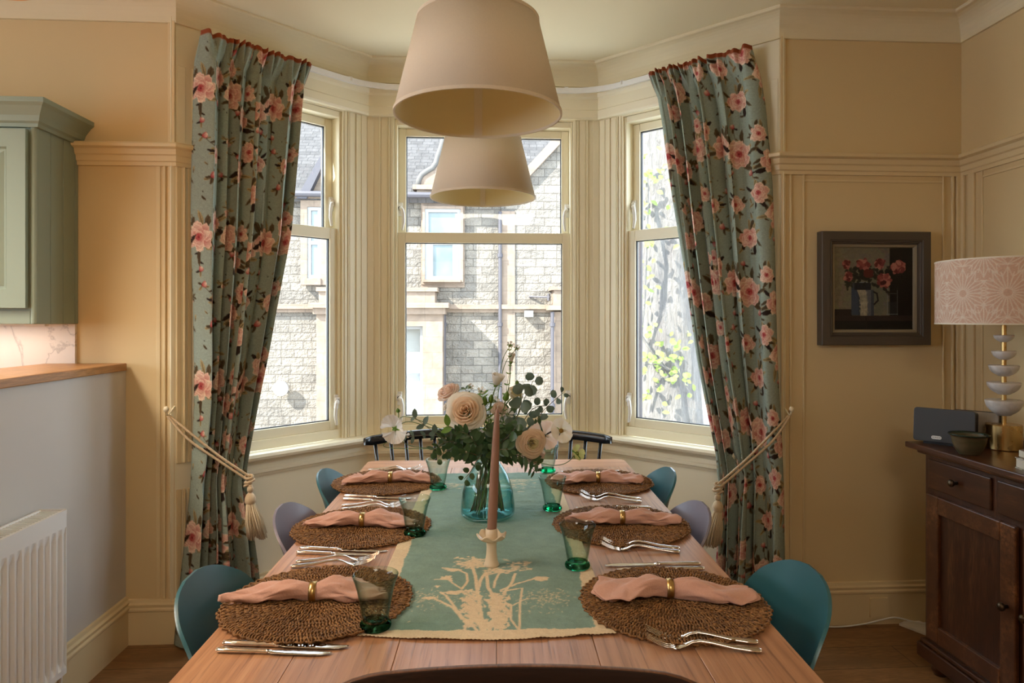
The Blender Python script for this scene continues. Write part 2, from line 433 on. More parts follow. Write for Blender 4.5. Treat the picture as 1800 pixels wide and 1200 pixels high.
def slab(z0, z1, path):
    n = len(path); mb = MB(); mb.add([(x, y, z0) for x, y in path]+[(x, y, z1) for x, y in path],
        [tuple(reversed(range(n))), tuple(range(n, 2*n))]+[(i, (i+1) % n, n+(i+1) % n, n+i) for i in range(n)]); return mb
struct('ceiling', slab(CEIL, CEIL+0.12, cpath), M['ceil'])
struct('floor', slab(-0.12, 0, cpath), M['floor'])

# cornice, picture rail, skirting, dado moulding, window stool
bayp = [(XL, YF), (XL+BD, YB), (XR-BD, YB), (XR, YF)]
full = [(-4.18, YF)] + bayp + [(XRW, YF), (XRW, -3.6)]
cor = [(0, CEIL)] + [(0.10, CEIL), (0.10, CEIL-0.008)] + [(0.012+0.085*(1-math.cos(a)), CEIL-0.012-0.085*math.sin(a)) if False else (0.095-0.083*math.sin(a), CEIL-0.012-0.088*(1-math.cos(a))) for a in [k*PI/2/8 for k in range(9)]] + [(0.012, CEIL-0.108), (0, CEIL-0.108)]
struct('trim_cornice', MB().sweep(cor, full), M['ceil'], smooth=False)
rail = [(0, 1.985), (0.012, 1.985), (0.014, 2.0), (0.02, 2.004), (0.022, 2.025), (0.03, 2.03), (0.036, 2.05), (0.055, 2.056), (0.058, 2.068), (0.05, 2.075), (0, 2.078)]
struct('trim_picture_rail', MB().sweep(rail, [(-1.66, YF), (XL, YF), (XL+0.085, YF+0.085)]), M['wood_cream'])
struct('trim_picture_rail_right', MB().sweep(rail, [(XR-0.085, YF+0.085), (XR, YF), (XRW, YF), (XRW, -3.6)]), M['wood_cream'])
sk = [(0, 0), (0.02, 0), (0.02, 0.135), (0.024, 0.14), (0.024, 0.147), (0.018, 0.153), (0.021, 0.165), (0.013, 0.172), (0.011, 0.183), (0, 0.185)]
struct('baseboard_front', MB().sweep(sk, [(XHW, YF)] + bayp + [(XRW, YF), (XRW, -3.6)]), M['wood_cream'])
struct('baseboard_half_wall', MB().sweep([(d, z*1.06) for d, z in sk], [(XHW, 0.2), (XHW, YF)]), M['wood_cream'])
bays = [(XL+0.10, YF+0.10)]+bayp[1:3]+[(XR-0.10, YF+0.10)]
stool = [(-0.03, 0.71), (0.045, 0.71), (0.058, 0.715), (0.064, 0.7275), (0.058, 0.74), (0.045, 0.745), (-0.03, 0.745)]
mb = MB().sweep([(max(0.001, d), z) for d, z in stool], bays)
mb.sweep([(0.001, 0.70), (0.03, 0.70), (0.033, 0.709), (0.001, 0.709)], bays)
struct('trim_window_stool', mb, M['sash'])
mb = MB().sweep([(0, 0.632), (0.008, 0.632), (0.012, 0.643), (0.02, 0.648), (0.02, 0.662), (0.012, 0.667), (0.008, 0.684), (0, 0.684)], bays)
mb.sweep([(0, 0.664), (0.006, 0.664), (0.006, 0.70), (0, 0.70)], bays)
struct('trim_dado', mb, M['sash'])
mb = MB().sweep([(0, 2.405), (0.028, 2.405), (0.033, 2.415), (0.036, 2.45), (0.03, 2.456), (0.03, 2.51), (0.04, 2.52), (0.046, 2.54), (0, 2.56)], bays)
struct('trim_bay_frieze', mb, M['sash'])

# vertical mouldings on the bay piers and flank corners
mb = MB()
for i, (A, d, L) in enumerate(BAY):
    for sgn in (0, 1):
        for a, b, th in ((0.0, 0.034, 0.004), (0.060, 0.068, 0.007), (0.074, 0.106, 0.004), (0.112, 0.118, 0.008), (0.122, 0.136, 0.005)):
            if i != 1: a += 0.004; b += 0.004
            s0, s1 = (a, b) if sgn == 0 else (L-b, L-a)
            mb.seg(A, d, s0, s1, -th, 0.0, 0.745, 2.41)
struct('trim_bay_architrave', mb, M['sash'], bevel=0.003)
mb = MB()
for x0, x1, th in ((XL-0.080, XL-0.062, 0.004), (XL-0.05, XL-0.040, 0.008), (XL-0.03, XL-0.004, 0.006)):
    mb.b2(x0, x1, YF-th, YF, 0.185, 1.99)
mb.b2(XL-0.03, XL-0.018, YF-0.010, YF, 2.075, CEIL-0.10); mb.b2(XL-0.012, XL, YF-0.014, YF, 2.075, CEIL-0.10)
A, d, L = BAY[0]
for a, b, th in ((0.0, 0.02, 0.007), (0.028, 0.036, 0.012), (0.048, 0.062, 0.007)): mb.seg(A, d, a, b, -th, 0, 0.185, 0.635); mb.seg(A, d, a, b, -th, 0, 0.745, 1.99)
struct('trim_corner_left', mb, M['wood_cream'], bevel=0.003)
mb = MB()
for x0, x1, th in ((XR+0.004, XR+0.02, 0.012), (XR+0.045, XR+0.054, 0.008), (XR+0.105, XR+0.113, 0.007), (XRW-0.092, XRW-0.084, 0.008), (XRW-0.03, XRW-0.006, 0.014), (XRW-0.05, XRW-0.04, 0.01)):
    mb.b2(x0, x1, YF-th, YF, 0.185, 1.99)
mb.b2(XR+0.113, XRW-0.092, YF-0.006, YF, 1.955, 1.965); mb.b2(XR, XR+0.012, YF-0.014, YF, 2.075, CEIL-0.10)
for y0, y1, th in ((YF-0.03, YF-0.008, 0.014), (YF-0.09, YF-0.055, 0.012), (YF-0.135, YF-0.128, 0.007)):
    mb.b2(XRW-th, XRW, y0, y1, 0.185, 1.99)
mb.b2(XRW-0.006, XRW, -3.4, YF-0.135, 1.955, 1.965)
struct('trim_panel_beads', mb, M['wood_cream'], bevel=0.0025)

# windows
M['pane'] = thin_glass('window_pane_glass')
M['dark'] = paint('black_gasket', (0.02, 0.02, 0.022), 0.5, 0, 0)
M['chrome'] = metal('chrome', (0.8, 0.8, 0.82), 0.15)
def frame(mb, A, d, s0, s1, o0, o1, z0, z1, wl, wt, wb):
    mb.seg(A, d, s0, s0+wl, o0, o1, z0, z1); mb.seg(A, d, s1-wl, s1, o0, o1, z0, z1)
    mb.seg(A, d, s0+wl, s1-wl, o0, o1, z1-wt, z1); mb.seg(A, d, s0+wl, s1-wl, o0, o1, z0, z0+wb)
def window(i):
    A, d, L = BAY[i]; g = MARG[i]; a, b = g+0.001, L-g-0.001
    nm = ['left', 'centre', 'right'][i]
    W = bpy.data.objects.new('window_%d' % (i+1), None); C.objects.link(W); W['kind'] = 'structure'
    W['label'] = ['cream sash window behind the left floral curtain', 'wide cream sash window in the middle of the bay', 'cream sash window behind the right floral curtain'][i]
    W.location = (A[0]+d[0]*L/2, A[1]+d[1]*L/2, WZ0)
    mb = MB(); frame(mb, A, d, a, b, 0.012, 0.125, WZ0+0.02, WZ1-0.001, 0.012, 0.03, 0.045); part('window_frame', mb, M['sash'], W, bevel=0.002, world=True)
    a += 0.012; b -= 0.012; mid = 1.78
    lo, lz1 = (0.03, 0.07), 1.808; uo = (0.075, 0.115); uz0 = 1.76
    for nm2, (o0, o1), z0, z1, wt, wb in (('lower_sash', lo, WZ0+0.065, lz1, 0.055, 0.045), ('upper_sash', uo, uz0, WZ1-0.032, 0.04, 0.048)):
        mb = MB(); frame(mb, A, d, a, b, o0, o1, z0, z1, 0.04, wt, wb)
        s = part(nm2, mb, M['sash'], W, bevel=0.003, world=True)
        mb = MB(); frame(mb, A, d, a+0.04, b-0.04, (o0+o1)/2-0.008, (o0+o1)/2+0.008, z0+wb, z1-wt, 0.004, 0.004, 0.004)
        part('gasket', mb, M['dark'], s, world=False).location = -Vector(W.location)
        mb = MB(); om = (o0+o1)/2
        mb.seg(A, d, a+0.04, b-0.04, om-0.002, om+0.002, z0+wb, z1-wt)
        p = part('pane', mb, M['pane'], s); p.location = -Vector(W.location)
    hz = [(0.0, 'u'), (0.0, 'l')]
    for side in (0, 1):
        for lev in (0, 1):
            if i == 0 and side == 0 or i == 2 and side == 1: pass
            t = a+0.008 if side == 0 else b-0.008
            z = 0.93 if lev == 0 else 1.935
            o = lo[0] if lev == 0 else uo[0]
            n = (-d[1], d[0]); px, py = A[0]+d[0]*t+n[0]*o, A[1]+d[1]*t+n[1]*o
            sg = 1 if side == 0 else -1
            mb = MB(); an = math.atan2(d[1], d[0])
            mb.box((0, -0.006, 0.0), (0.030, 0.012, 0.072)); mb.box((0, -0.015, 0.005), (0.025, 0.012, 0.034))
            arm = [(0.002*sg, -0.02, 0.005), (0.014*sg, -0.03, -0.005), (0.02*sg, -0.032, -0.03), (0.021*sg, -0.03, -0.07), (0.014*sg, -0.03, -0.115)]
            mb.tube(arm, [0.010, 0.010, 0.0095, 0.009, 0.007], 8)
            ho = part('handle', mb, M['white'], W, bevel=0.003, smooth=False)
            ho.location = Vector((px, py, z)) - Vector(W.location); ho.rotation_euler = (0, 0, an)
            kh = part('keyhole', MB().lathe([(0, -0.001), (0.0075, -0.001), (0.0075, 0.001), (0, 0.001)], n=10).xf(Matrix.Translation((0, -0.0215, 0.005)) @ Matrix.Rotation(PI/2, 4, 'X')), M['dark'], ho)
    if i != 1:
        mb = MB(); c = 0.25 if i == 0 else 0.0
        mb.seg(A, d, g+0.06+c, L-g-0.05, -0.012, 0.0, 2.415, 2.43); part('trickle_vent', mb, M['white'], W, bevel=0.003, world=True)
        W.children[-1].location = (0, 0, 0)
    return W
for i in range(3): window(i)
# french doors' frame in the back wall and frame of the kitchen window added for daylight (unseen)
mb = MB()
for x in (-1.2, -0.34, 0.52): mb.b2(x, x+0.08, -3.60, -3.55, 0, 2.25)
mb.b2(-1.2, 0.6, -3.60, -3.55, 0.0, 2.25)
struct('door_1', mb, M['sash'])
mb = MB()
for y in (-1.0, 0.26, 1.52): mb.b2(-4.28, -4.2, y, y+0.08, 1.0, 2.3)
struct('window_4', mb, M['sash'])

# curtain track: white rail bent round the bay
def bayline(off, steps=8):
    P = [Vector((XL, YF)), Vector((XL+BD, YB)), Vector((XR-BD, YB)), Vector((XR, YF))]
    q = off*math.tan(PI/8); o = off*r2
    a = Vector((XL+o, YF-o)); b = Vector((XL+BD+q, YB-off)); c = Vector((XR-BD-q, YB-off)); e = Vector((XR-o, YF-o))
    pts = [a]
    R = 0.16
    for p, prv, nxt in ((b, a, c), (c, b, e)):
        d0 = (prv-p).normalized(); d1 = (nxt-p).normalized(); s, t = p+d0*R, p+d1*R
        for k in range(steps+1):
            u = k/steps; pts.append(s*(1-u)**2+p*2*u*(1-u)+t*u*u)
    pts.append(e); return pts
tp = bayline(0.062)
tp[0] = tp[0]+Vector((0.07, 0.07)); tp[-1] = tp[-1]+Vector((-0.07, 0.07))
mb = MB().sweep([(-0.008, 2.53), (0.008, 2.53), (0.008, 2.556), (-0.008, 2.556)], tp)
t = thing('curtain_track', 'white bent curtain track running round the bay above the windows', 'curtain track', (0.03, YB-0.06, 2.53))
part('rail', mb, M['vinyl'], t, world=True)
for k in (2, 10, 18):
    p = tp[min(k, len(tp)-1)]; part('bracket', MB().box((p.x, p.y+0.02, 2.55), (0.02, 0.06, 0.02)), M['vinyl'], t, world=True)

# kitchen side: cabinet, splashback, worktop
t = thing('kitchen_wall_cabinet', 'sage green wall cabinet with crown moulding above the marble splashback', 'cabinet', (-2.2, 2.9, 1.33))
cx1, cyf = -1.655, 2.665
part('body', MB().b2(-2.75, cx1-0.018, cyf+0.0, YF, 1.33, 2.07), M['sage'], t, world=True)
mb = MB(); yb = [cyf, cyf+0.085, cyf+0.165, cyf+0.245, YF-0.002]
for y0, y1 in zip(yb[:-1], yb[1:]): mb.b2(cx1-0.018, cx1, y0+0.002, y1-0.001, 1.33, 2.07)
mb.lathe([(0.012, 1.33), (0.012, 2.07)], (cx1-0.010, cyf+0.004, 0), 12)
part('side_panel', mb, M['sage'], t, bevel=0.002, world=True)
mb = MB(); mb.b2(-2.75, cx1-0.02, cyf-0.004, cyf+0.01, 1.33, 1.382); part('bottom_rail', mb, M['sage'], t, bevel=0.002, world=True)
mb = MB(); crown = [(0, 2.065), (-0.012, 2.065), (-0.014, 2.078), (-0.022, 2.085), (-0.028, 2.105), (-0.05, 2.135), (-0.062, 2.145), (-0.062, 2.163), (0.03, 2.163), (0.03, 2.065)]
mb.sweep([(d+0.0, z) for d, z in crown], [(cx1, YF), (cx1, cyf), (-2.75, cyf)]); 
mb.b2(-2.75, cx1-0.02, cyf+0.02, YF, 2.14, 2.16)
part('crown_moulding', mb, M['sage'], t, world=True)
def panel_door(x0, x1, z0, z1, y, parent):
    mb = MB(); mb.b2(x0, x1, y-0.02, y, z0, z1)
    g = 0.068
    xs, zs = (x0+g, x1-g), (z0+g, z1-g)
    # raised field with sloping edges
    def ring(i, yy): return [(xs[0]+i, yy, zs[0]+i), (xs[1]-i, yy, zs[0]+i), (xs[1]-i, yy, zs[1]-i), (xs[0]+i, yy, zs[1]-i)]
    R = [ring(0, y-0.0205), ring(0.006, y-0.012), ring(0.012, y-0.012), ring(0.042, y-0.024), ring(0.045, y-0.024)]
    v = [p for r in R for p in r]; f = []
    for k in range(4):
        for j in range(4): f.append((k*4+j, k*4+(j+1) % 4, (k+1)*4+(j+1) % 4, (k+1)*4+j))
    f.append((16, 17, 18, 19))
    mb = MB()
    mb.b2(x0, x1, y-0.020, y, z0, zs[0]); mb.b2(x0, x1, y-0.020, y, zs[1], z1); mb.b2(x0, xs[0], y-0.020, y, zs[0], zs[1]); mb.b2(xs[1], x1, y-0.020, y, zs[0], zs[1])
    mb.add(v, f)
    return part('door', mb, M['sage'], parent, world=True)
panel_door(-2.18, cx1-0.024, 1.39, 2.055, cyf-0.006, t)
panel_door(-2.72, -2.19, 1.39, 2.055, cyf-0.006, t)
tm = NT('white_veined_marble'); v = tm.coord()
n = tm.noise(v, 2.2, 8, 0.6, 1.8)
tm.link(tm.ramp(n, [(0.47, (0.80,0.74,0.68)), (0.498, (0.55,0.50,0.46)), (0.51, (0.80,0.74,0.68)), (0.8, (0.84,0.78,0.73))]), tm.b.inputs['Base Color']); tm.set(tm.b, Roughness=0.25)
M['marble'] = tm.m
mb = MB().b2(-4.1, -1.662, YF-0.014, YF-0.001, 0.95, 1.328)
t = link('splashback', mb.mesh('splashback', M['marble'])); tag(t, 'white veined marble splashback between cabinet and oak worktop', 'splashback')
mb = MB().b2(-1.78, XHW+0.012, 0.2, YF-0.015, 1.136, 1.166)
t = link('worktop', mb.mesh('worktop', M['oak_top'])); tag(t, 'oak breakfast bar worktop lying on the white half wall', 'worktop')
md = t.modifiers.new('edge', 'BEVEL'); md.width = 0.003; md.segments = 2

# kitchen pendant at the picture's top left corner, lit
t = thing('kitchen_pendant_lamp', 'lit orange copper pendant lamp at the top left over the kitchen', 'pendant lamp', (-1.24, 1.34, 1.95))
M['copper'] = metal('copper', (0.72, 0.33, 0.14), 0.35)
kp = cam(-30, -40, 1.55); t.location = kp
part('shade', MB().lathe([(0.02, 0.16), (0.05, 0.15), (0.09, 0.10), (0.115, 0.0), (0.112, 0.0), (0.085, 0.10), (0.045, 0.145), (0.02, 0.15)], close=False), M['copper'], t, smooth=True)
part('cord', MB().tube([(0,0,0.15), (0,0,CEIL-kp.z)], 0.003, 6), M['dark'], t)
part('bulb', MB().lathe([(0.0, 0.02), (0.02, 0.028), (0.028, 0.05), (0.022, 0.075), (0.012, 0.1), (0.012, 0.15)], n=20), emit('warm_bulb', (1.0, 0.6, 0.3), 40), t, smooth=True)
lamp('kitchen_pendant_light', 'POINT', kp+Vector((0, 0, -0.03)), 4.5, (1.0, 0.70, 0.45), shadow_soft_size=0.05)

# radiator on the half wall
t = thing('radiator', 'white ribbed panel radiator fixed low on the pale half wall', 'radiator', (XHW+0.05, 1.8, 0.16))
y1r, y0r, zt, zb = 2.354, 0.95, 0.715, 0.175; xf = -1.366
ys = np.arange(y0r, y1r+1e-6, 0.00275); zs = np.array([zb, zb+0.02, zb+0.035, zb+0.05, zt-0.09, zt-0.075, zt-0.055, zt-0.03, zt])
pr = np.array([0, 0, 0.5, 1, 1, 0.5, 0, 0, 0])
rib = np.clip(np.sin(ys*2*PI/0.033)*1.6, -1, 1)*0.5+0.5
P = np.zeros((len(zs), len(ys), 3)); P[..., 0] = xf-0.011*rib[None, :]*pr[:, None]; P[..., 1] = ys[None, :]; P[..., 2] = zs[:, None]
mb = MB().grid(P); part('front_panel', mb, M['white'], t, smooth=False, world=True)
mb = MB().b2(XHW+0.012, XHW+0.03, y0r, y1r, zb, zt-0.01); part('rear_panel', mb, M['white'], t, world=True)
mb = MB(); mb.b2(XHW+0.012, xf, y1r-0.002, y1r, zb, zt+0.004); part('side_cover', mb, M['white'], t, world=True)
mb = MB(); mb.b2(XHW+0.012, XHW+0.02, y0r, y1r, zt-0.01, zt+0.002); mb.b2(xf-0.010, xf+0.001, y0r, y1r, zt-0.012, zt+0.002)
y = y0r
while y < y1r: mb.b2(XHW+0.012, xf-0.005, y, y+0.006, zt-0.012, zt-0.002); y += 0.0145
part('top_grille', mb, M['white'], t, world=True)
part('valve', MB().tube([(xf-0.04, y1r+0.0, 0.2), (xf-0.04, y1r+0.03, 0.2), (xf-0.04, y1r+0.03, 0.1), (xf-0.04, y1r+0.03, 0.0)], 0.0075, 10), M['white'], t, smooth=True, world=True)

# ---------------------------------------------------------------- the street outside
FY = 14.0
def fx(px, Y=FY): return plane(px, CY, Y).x
def fz(px, py, Y=FY): return plane(px, py, Y).z
S1, S2, SM = (0.25, 0.225, 0.195), (0.165, 0.152, 0.138), (0.115, 0.104, 0.093)  # rubble mortar darkened to carry the shade under the blocks
M['rubble'] = stone('rubble_stonework', S1, S2, SM, 0.42, 0.165, seed=0.3)
M['ashlar'] = stone('smooth_ashlar', (0.235, 0.182, 0.145), (0.215, 0.165, 0.13), (0.17, 0.135, 0.11), 0.55, 0.3, bump=0.15, seed=1.1)
M['slate'] = stone('slate_roofing', (0.085, 0.082, 0.085), (0.062, 0.06, 0.062), (0.035, 0.035, 0.037), 0.26, 0.13, bump=0.35, seed=2.3)
M['lead'] = paint('grey_lead_pipe', (0.06, 0.057, 0.068), 0.6, 0.05, 0.1)
M['extwhite'] = paint('white_window_paint', (0.25, 0.25, 0.25), 0.5, 0.01, 0)
tm = NT('sky_reflecting_pane'); tm.set(tm.b, Roughness=0.08, Specular_IOR_Level=0.8)
tm.link(tm.ramp(tm.noise(tm.coord(), 1.6, 3), [(0.35, (0.07,0.105,0.105)), (0.6, (0.13,0.16,0.165))]), tm.b.inputs['Base Color']); M['extpane'] = tm.m
M['drape'] = cloth('pale_window_curtain', (0.3, 0.3, 0.31), 200)
GZ = -1.0
struct('road', MB().b2(-22, 22, 3.9, 30, GZ-0.1, GZ), stone('pale_paving', (0.5,0.48,0.45), (0.44,0.43,0.41), (0.3,0.3,0.29), 0.6, 0.4, bump=0.2))
SC.objects['road'].data.materials[0].node_tree.nodes  # paving keeps its own texture frame
T = thing('stone_house', 'pale rubble stone house with slate roof and curved dormer across the street', 'building', (fx(800), FY, GZ))
def P(name, mb, m, parent=None, **k): return part(name, mb, m, parent or T, world=True, **k)
def poly(mb, pts, y0, y1, mi=0):
    "outline in x, z, extruded from y0 to y1"
    n = len(pts); mb.add([(x, y0, z) for x, z in pts]+[(x, y1, z) for x, z in pts],
        [tuple(range(n)), tuple(reversed(range(n, 2*n)))]+[(i, n+i, n+(i+1) % n, (i+1) % n) for i in range(n)], mi); return mb
EZ = fz(700, 347)
def window_hole(parent, x0, x1, z0, z1, y, sur=0.16, mid=None, bars=0.07, name='window', dark=False, surround=True):
    if surround:
        mb = MB(); mb.b2(x0-sur, x0, y-0.05, y+0.1, z0-sur, z1+sur); mb.b2(x1, x1+sur, y-0.05, y+0.1, z0-sur, z1+sur)
        mb.b2(x0, x1, y-0.05, y+0.1, z1, z1+sur); mb.b2(x0, x1, y-0.08, y+0.1, z0-sur, z0); P('window_surround', mb, M['ashlar'], parent)
    mb = MB(); yy = y-0.02
    for a in ((x0, x0+bars), (x1-bars, x1)): mb.b2(a[0], a[1], yy, yy+0.06, z0, z1)
    mid = mid if mid else (z0+z1)/2
    for a in ((z0, z0+bars), (z1-bars, z1), (mid-bars/2, mid+bars/2)): mb.b2(x0, x1, yy-0.005, yy+0.06, a[0], a[1])
    f = P(name, mb, M['extwhite'], parent)
    mb = MB().b2(x0+bars, x1-bars, yy+0.03, yy+0.035, z0+bars, z1-bars)
    p = part('pane', mb, M['extpane'] if not dark else M['pane'], f); p.location = -Vector(T.location)
    return f
# main wall with the two lower openings left behind the bay fronts
mb = MB(); mb.b2(-11, fx(881), FY, FY+0.4, GZ, EZ); P('wall', mb, M['rubble'])
mb = MB()
ax = fx(990); wl = fx(881); wr = 2*ax-wl; az = fz(990, 240)
poly(mb, [(wl, GZ), (wr, GZ), (wr, EZ), (ax, az), (wl, EZ)], FY-0.04, FY+0.4); P('gable_wall', mb, M['rubble'])
# skews on the wing gable
mb = MB(); k = 0.16
poly(mb, [(wl-0.1, EZ-0.05), (wl+0.12, EZ-0.05), (ax, az-0.1), (wr-0.12, EZ-0.05), (wr+0.1, EZ-0.05), (ax, az+k)], FY-0.16, FY+0.3); P('gable_coping', mb, M['ashlar'])
# roofs
def roof(name, x0, x1, y0, z0, y1, z1):
    o = part(name, MB().add([(x0, 0, 0), (x1, 0, 0), (x1, 0, math.hypot(y1-y0, z1-z0)), (x0, 0, math.hypot(y1-y0, z1-z0)), (x0, 0.15, 0), (x1, 0.15, 0), (x1, 0.15, math.hypot(y1-y0, z1-z0)), (x0, 0.15, math.hypot(y1-y0, z1-z0))],
        [(0,1,2,3), (7,6,5,4), (4,5,1,0), (3,2,6,7), (5,6,2,1), (0,3,7,4)]), M['slate'], T)
    o.location = Vector((0, y0, z0)) - Vector(T.location); o.rotation_euler = (-math.atan2(y1-y0, z1-z0), 0, 0); return o
roof('roof', -11, wl, FY-0.25, EZ-0.02, FY+5.5, EZ+5.2)
roof('wing_roof', wl, wr+3, FY+0.5, EZ-0.02+0.75*0.908, FY+5.5, EZ+5.2)
mb = MB(); mb.tube([(-11, FY-0.3, EZ), (wl-0.05, FY-0.3, EZ)], 0.06, 8); P('gutter', mb, M['lead'])
# quoins beside the pipe
P('quoin_strip', MB().b2(wl, fx(905), FY-0.07, FY, GZ, fz(890, 372)), M['ashlar'])
# curved dormer gable
dc = fx(779); hw = fx(817)-dc
L = [(735,332),(737,318),(742,309),(752,302),(761,297),(767,288),(770,277),(775,264),(779,250),(784,236),(786,222)]
pts = [(fx(px), fz(px, py)) for px, py in L]; ap = 2*dc+0.12
out = [(dc-hw, fz(735, 332))] + pts + [(ap-x, z) for x, z in reversed(pts)] + [(dc+hw+0.1, fz(735, 332))]
mb = MB(); poly(mb, out, FY-0.10, FY+0.15); mb.b2(dc-hw, dc+hw, FY-0.08, FY+0.15, fz(735,500), fz(735,333)); P('dormer_gable', mb, M['ashlar'])
mb = MB(); tb = [(x, FY-0.10, z) for x, z in pts]; mb.tube(tb, 0.055, 8); mb.tube([(ap-x, y, z) for x, y, z in tb], 0.055, 8); P('gable_scroll', mb, paint('weathered_grey_stone', (0.11,0.105,0.10), 0.9, 0.1, 0.3), smooth=True)
mb = MB(); mb.b2(dc-hw-0.16, dc+hw+0.16, FY-0.22, FY+0.1, fz(735,336), fz(735,328)); mb.b2(dc-hw-0.08, dc+hw+0.08, FY-0.16, FY+0.1, fz(735,342), fz(735,336))
for s in (-1, 1): mb.b2(dc+s*(hw+0.02)-0.07, dc+s*(hw+0.02)+0.07, FY-0.14, FY, fz(735, 352), fz(735, 341))
P('dormer_cornice', mb, M['ashlar'])
window_hole(T, fx(748), fx(810), fz(778, 492), fz(778, 369), FY-0.12, 0.05, mid=fz(778,428))
for x0, x1 in ((752, 762), (796, 806)): P('net_curtain', MB().b2(fx(x0), fx(x1), FY-0.15, FY-0.14, fz(778, 487), fz(778, 432)), M['drape'])
P('dormer_wall', MB().b2(dc-hw, dc+hw, FY-0.05, FY+0.2, fz(735,505), EZ), M['ashlar'])
# left gabled dormer (seen in the left window)
g0, g1 = fx(532), fx(640); gm = (g0+g1)/2; gz = fz(586, 345)
mb = MB(); poly(mb, [(g0+0.1, fz(560,350)), (g1-0.1, fz(560,350)), (g1-0.1, gz), (gm, fz(586,262)), (g0+0.1, gz)], FY-0.12, FY+0.3); P('left_gable_wall', mb, M['ashlar'])
mb = MB(); poly(mb, [(g0-0.05, gz-0.1), (g0+0.15, gz-0.1), (gm, fz(586,268)), (g1-0.15, gz-0.1), (g1+0.05, gz-0.1), (gm, fz(586,250))], FY-0.3, FY+1.5); P('left_gable_roof', mb, M['lead'])
P('left_gable_cornice', MB().b2(g0-0.1, g1+0.1, FY-0.25, FY, fz(560,352), fz(560,344)), M['ashlar'])
window_hole(T, fx(544), fx(568), fz(550,490), fz(550,366), FY-0.14, 0.13, name='side_window')
# string course and bay fronts
mb = MB(); mb.b2(-11, wr, FY-0.14, FY, fz(800, 543), fz(800, 535)); mb.b2(-11, wr, FY-0.08, FY, fz(800, 549), fz(800, 543)); P('string_course', mb, M['ashlar'])
b0, b1, bY = fx(556, 13.3), fx(778, 13.3), 13.3
h0, h1, hz0, hz1 = fx(640, bY), fx(743, bY), fz(700, 730, bY), fz(700, 573, bY)
mb = MB(); mb.b2(b0, h0, bY, FY, GZ, fz(700,545,bY)); mb.b2(h1, b1, bY, FY, GZ, fz(700,545,bY)); mb.b2(h0, h1, bY, FY, hz1, fz(700,545,bY)); mb.b2(h0, h1, bY, FY, GZ, hz0)
P('bay_front', mb, M['ashlar'])
window_hole(T, h0, h1, hz0, hz1, bY+0.14, mid=fz(700, 640, bY), bars=0.06, name='bay_window', dark=True, surround=False)
mb = MB(); mb.b2(b0-0.12, b1+0.12, bY-0.16, FY, fz(700,541,bY), fz(700,532,bY)); mb.b2(b0-0.05, b1+0.05, bY-0.08, FY, fz(700,552,bY), fz(700,541,bY)); mb.b2(b0+0.04, b1-0.15, bY+0.02, FY, fz(700,532,bY), fz(700,506,bY)); mb.b2(b0, b1-0.1, bY-0.03, FY, fz(700,512,bY), fz(700,505,bY))
P('bay_cornice', mb, M['ashlar'])
mb = MB(); mb.b2(h1-0.42, h1-0.08, bY+0.32, bY+0.35, hz0, hz1); P('bay_curtain', mb, M['drape'])
mb = MB(); mb.b2(h0, h1, FY-0.05, FY-0.01, hz0, hz1); P('bay_back_wall', mb, paint('mauve_room_wall', (0.30,0.24,0.24), 0.8))
mb = MB(); mb.box((h1-0.62, bY+0.4, fz(700,655,bY)), (0.42, 0.1, 0.16)); P('window_flowers', mb, paint('orange_petals', (0.8, 0.25, 0.08), 0.8, 0.3, 0.8, 12), bevel=0.05)
mb = MB(); mb.box((h1-0.62, bY+0.42, fz(700,700,bY)), (0.5, 0.1, 0.5)); P('window_shelf', mb, M['lead'])
r0 = fx(972, 13.5); rr1 = fx(1075, 13.5)
P('right_bay_front', MB().b2(r0, rr1, 13.5, FY, GZ, fz(980, 548, 13.5)), M['ashlar'])
mb = MB(); mb.b2(r0-0.1, rr1+0.1, 13.35, FY, fz(980,545,13.5), fz(980,536,13.5)); mb.b2(r0+0.02, rr1, 13.45, FY, fz(980,536,13.5), fz(980,510,13.5)); mb.b2(r0-0.04, rr1+0.04, 13.4, FY, fz(980,510,13.5), fz(980,504,13.5)); P('right_bay_cornice', mb, M['ashlar'])
for nm, px, t0, yy in (('tall_pipe', 879, 372, FY-0.12), ('short_pipe', 780.5, 548, 13.9), ('right_pipe', 971, 548, 13.42)):
    mb = MB(); x = fx(px, yy); mb.tube([(x, yy, GZ), (x, yy, fz(px, t0, yy))], 0.038, 8)
    for q in (0.6, 2.2, 3.6):
        if GZ+q < fz(px, t0, yy): mb.lathe([(0.055, q), (0.055, q+0.07)], (x, yy, GZ), 10)
    P(nm, mb, M['lead'], smooth=False)
mb = MB(); x = fx(498); z = fz(498, 681); mb.lathe([(0, 0), (0.15, 0), (0.15, 0.05), (0, 0.05)], n=24).xf(Matrix.Translation((x, FY-0.14, z)) @ Matrix.Rotation(PI/2, 4, 'X')); mb.tube([(x, FY, z), (x, FY-0.15, z)], 0.03, 8)
o = link('wall_light', mb.mesh('wall_light', M['extwhite'])); tag(o, 'round white lamp on the stone wall seen through the left window', 'wall light')
o = link('alarm_box', MB().b2(fx(921), fx(936), FY-0.20, FY-0.045, fz(928,557), fz(928,546)).mesh('alarm_box', M['extwhite'])); tag(o, 'small white alarm box on the stone gable under the string course', 'alarm box')
mb = MB(); x = fx(945); z = fz(945, 523); mb.tube([(x-0.18, FY-0.05, z+0.02), (x+0.22, FY-0.3, z)], 0.02, 6); mb.tube([(x+0.2, FY-0.28, z-0.07), (x+0.2, FY-0.28, z+0.07)], 0.03, 6); mb.tube([(x-0.18, FY, z), (x-0.1, FY-0.1, z+0.02)], 0.02, 6)
o = link('wall_bracket', mb.mesh('wall_bracket', M['lead'])); tag(o, 'dark iron bracket sticking out above the string course', 'bracket')

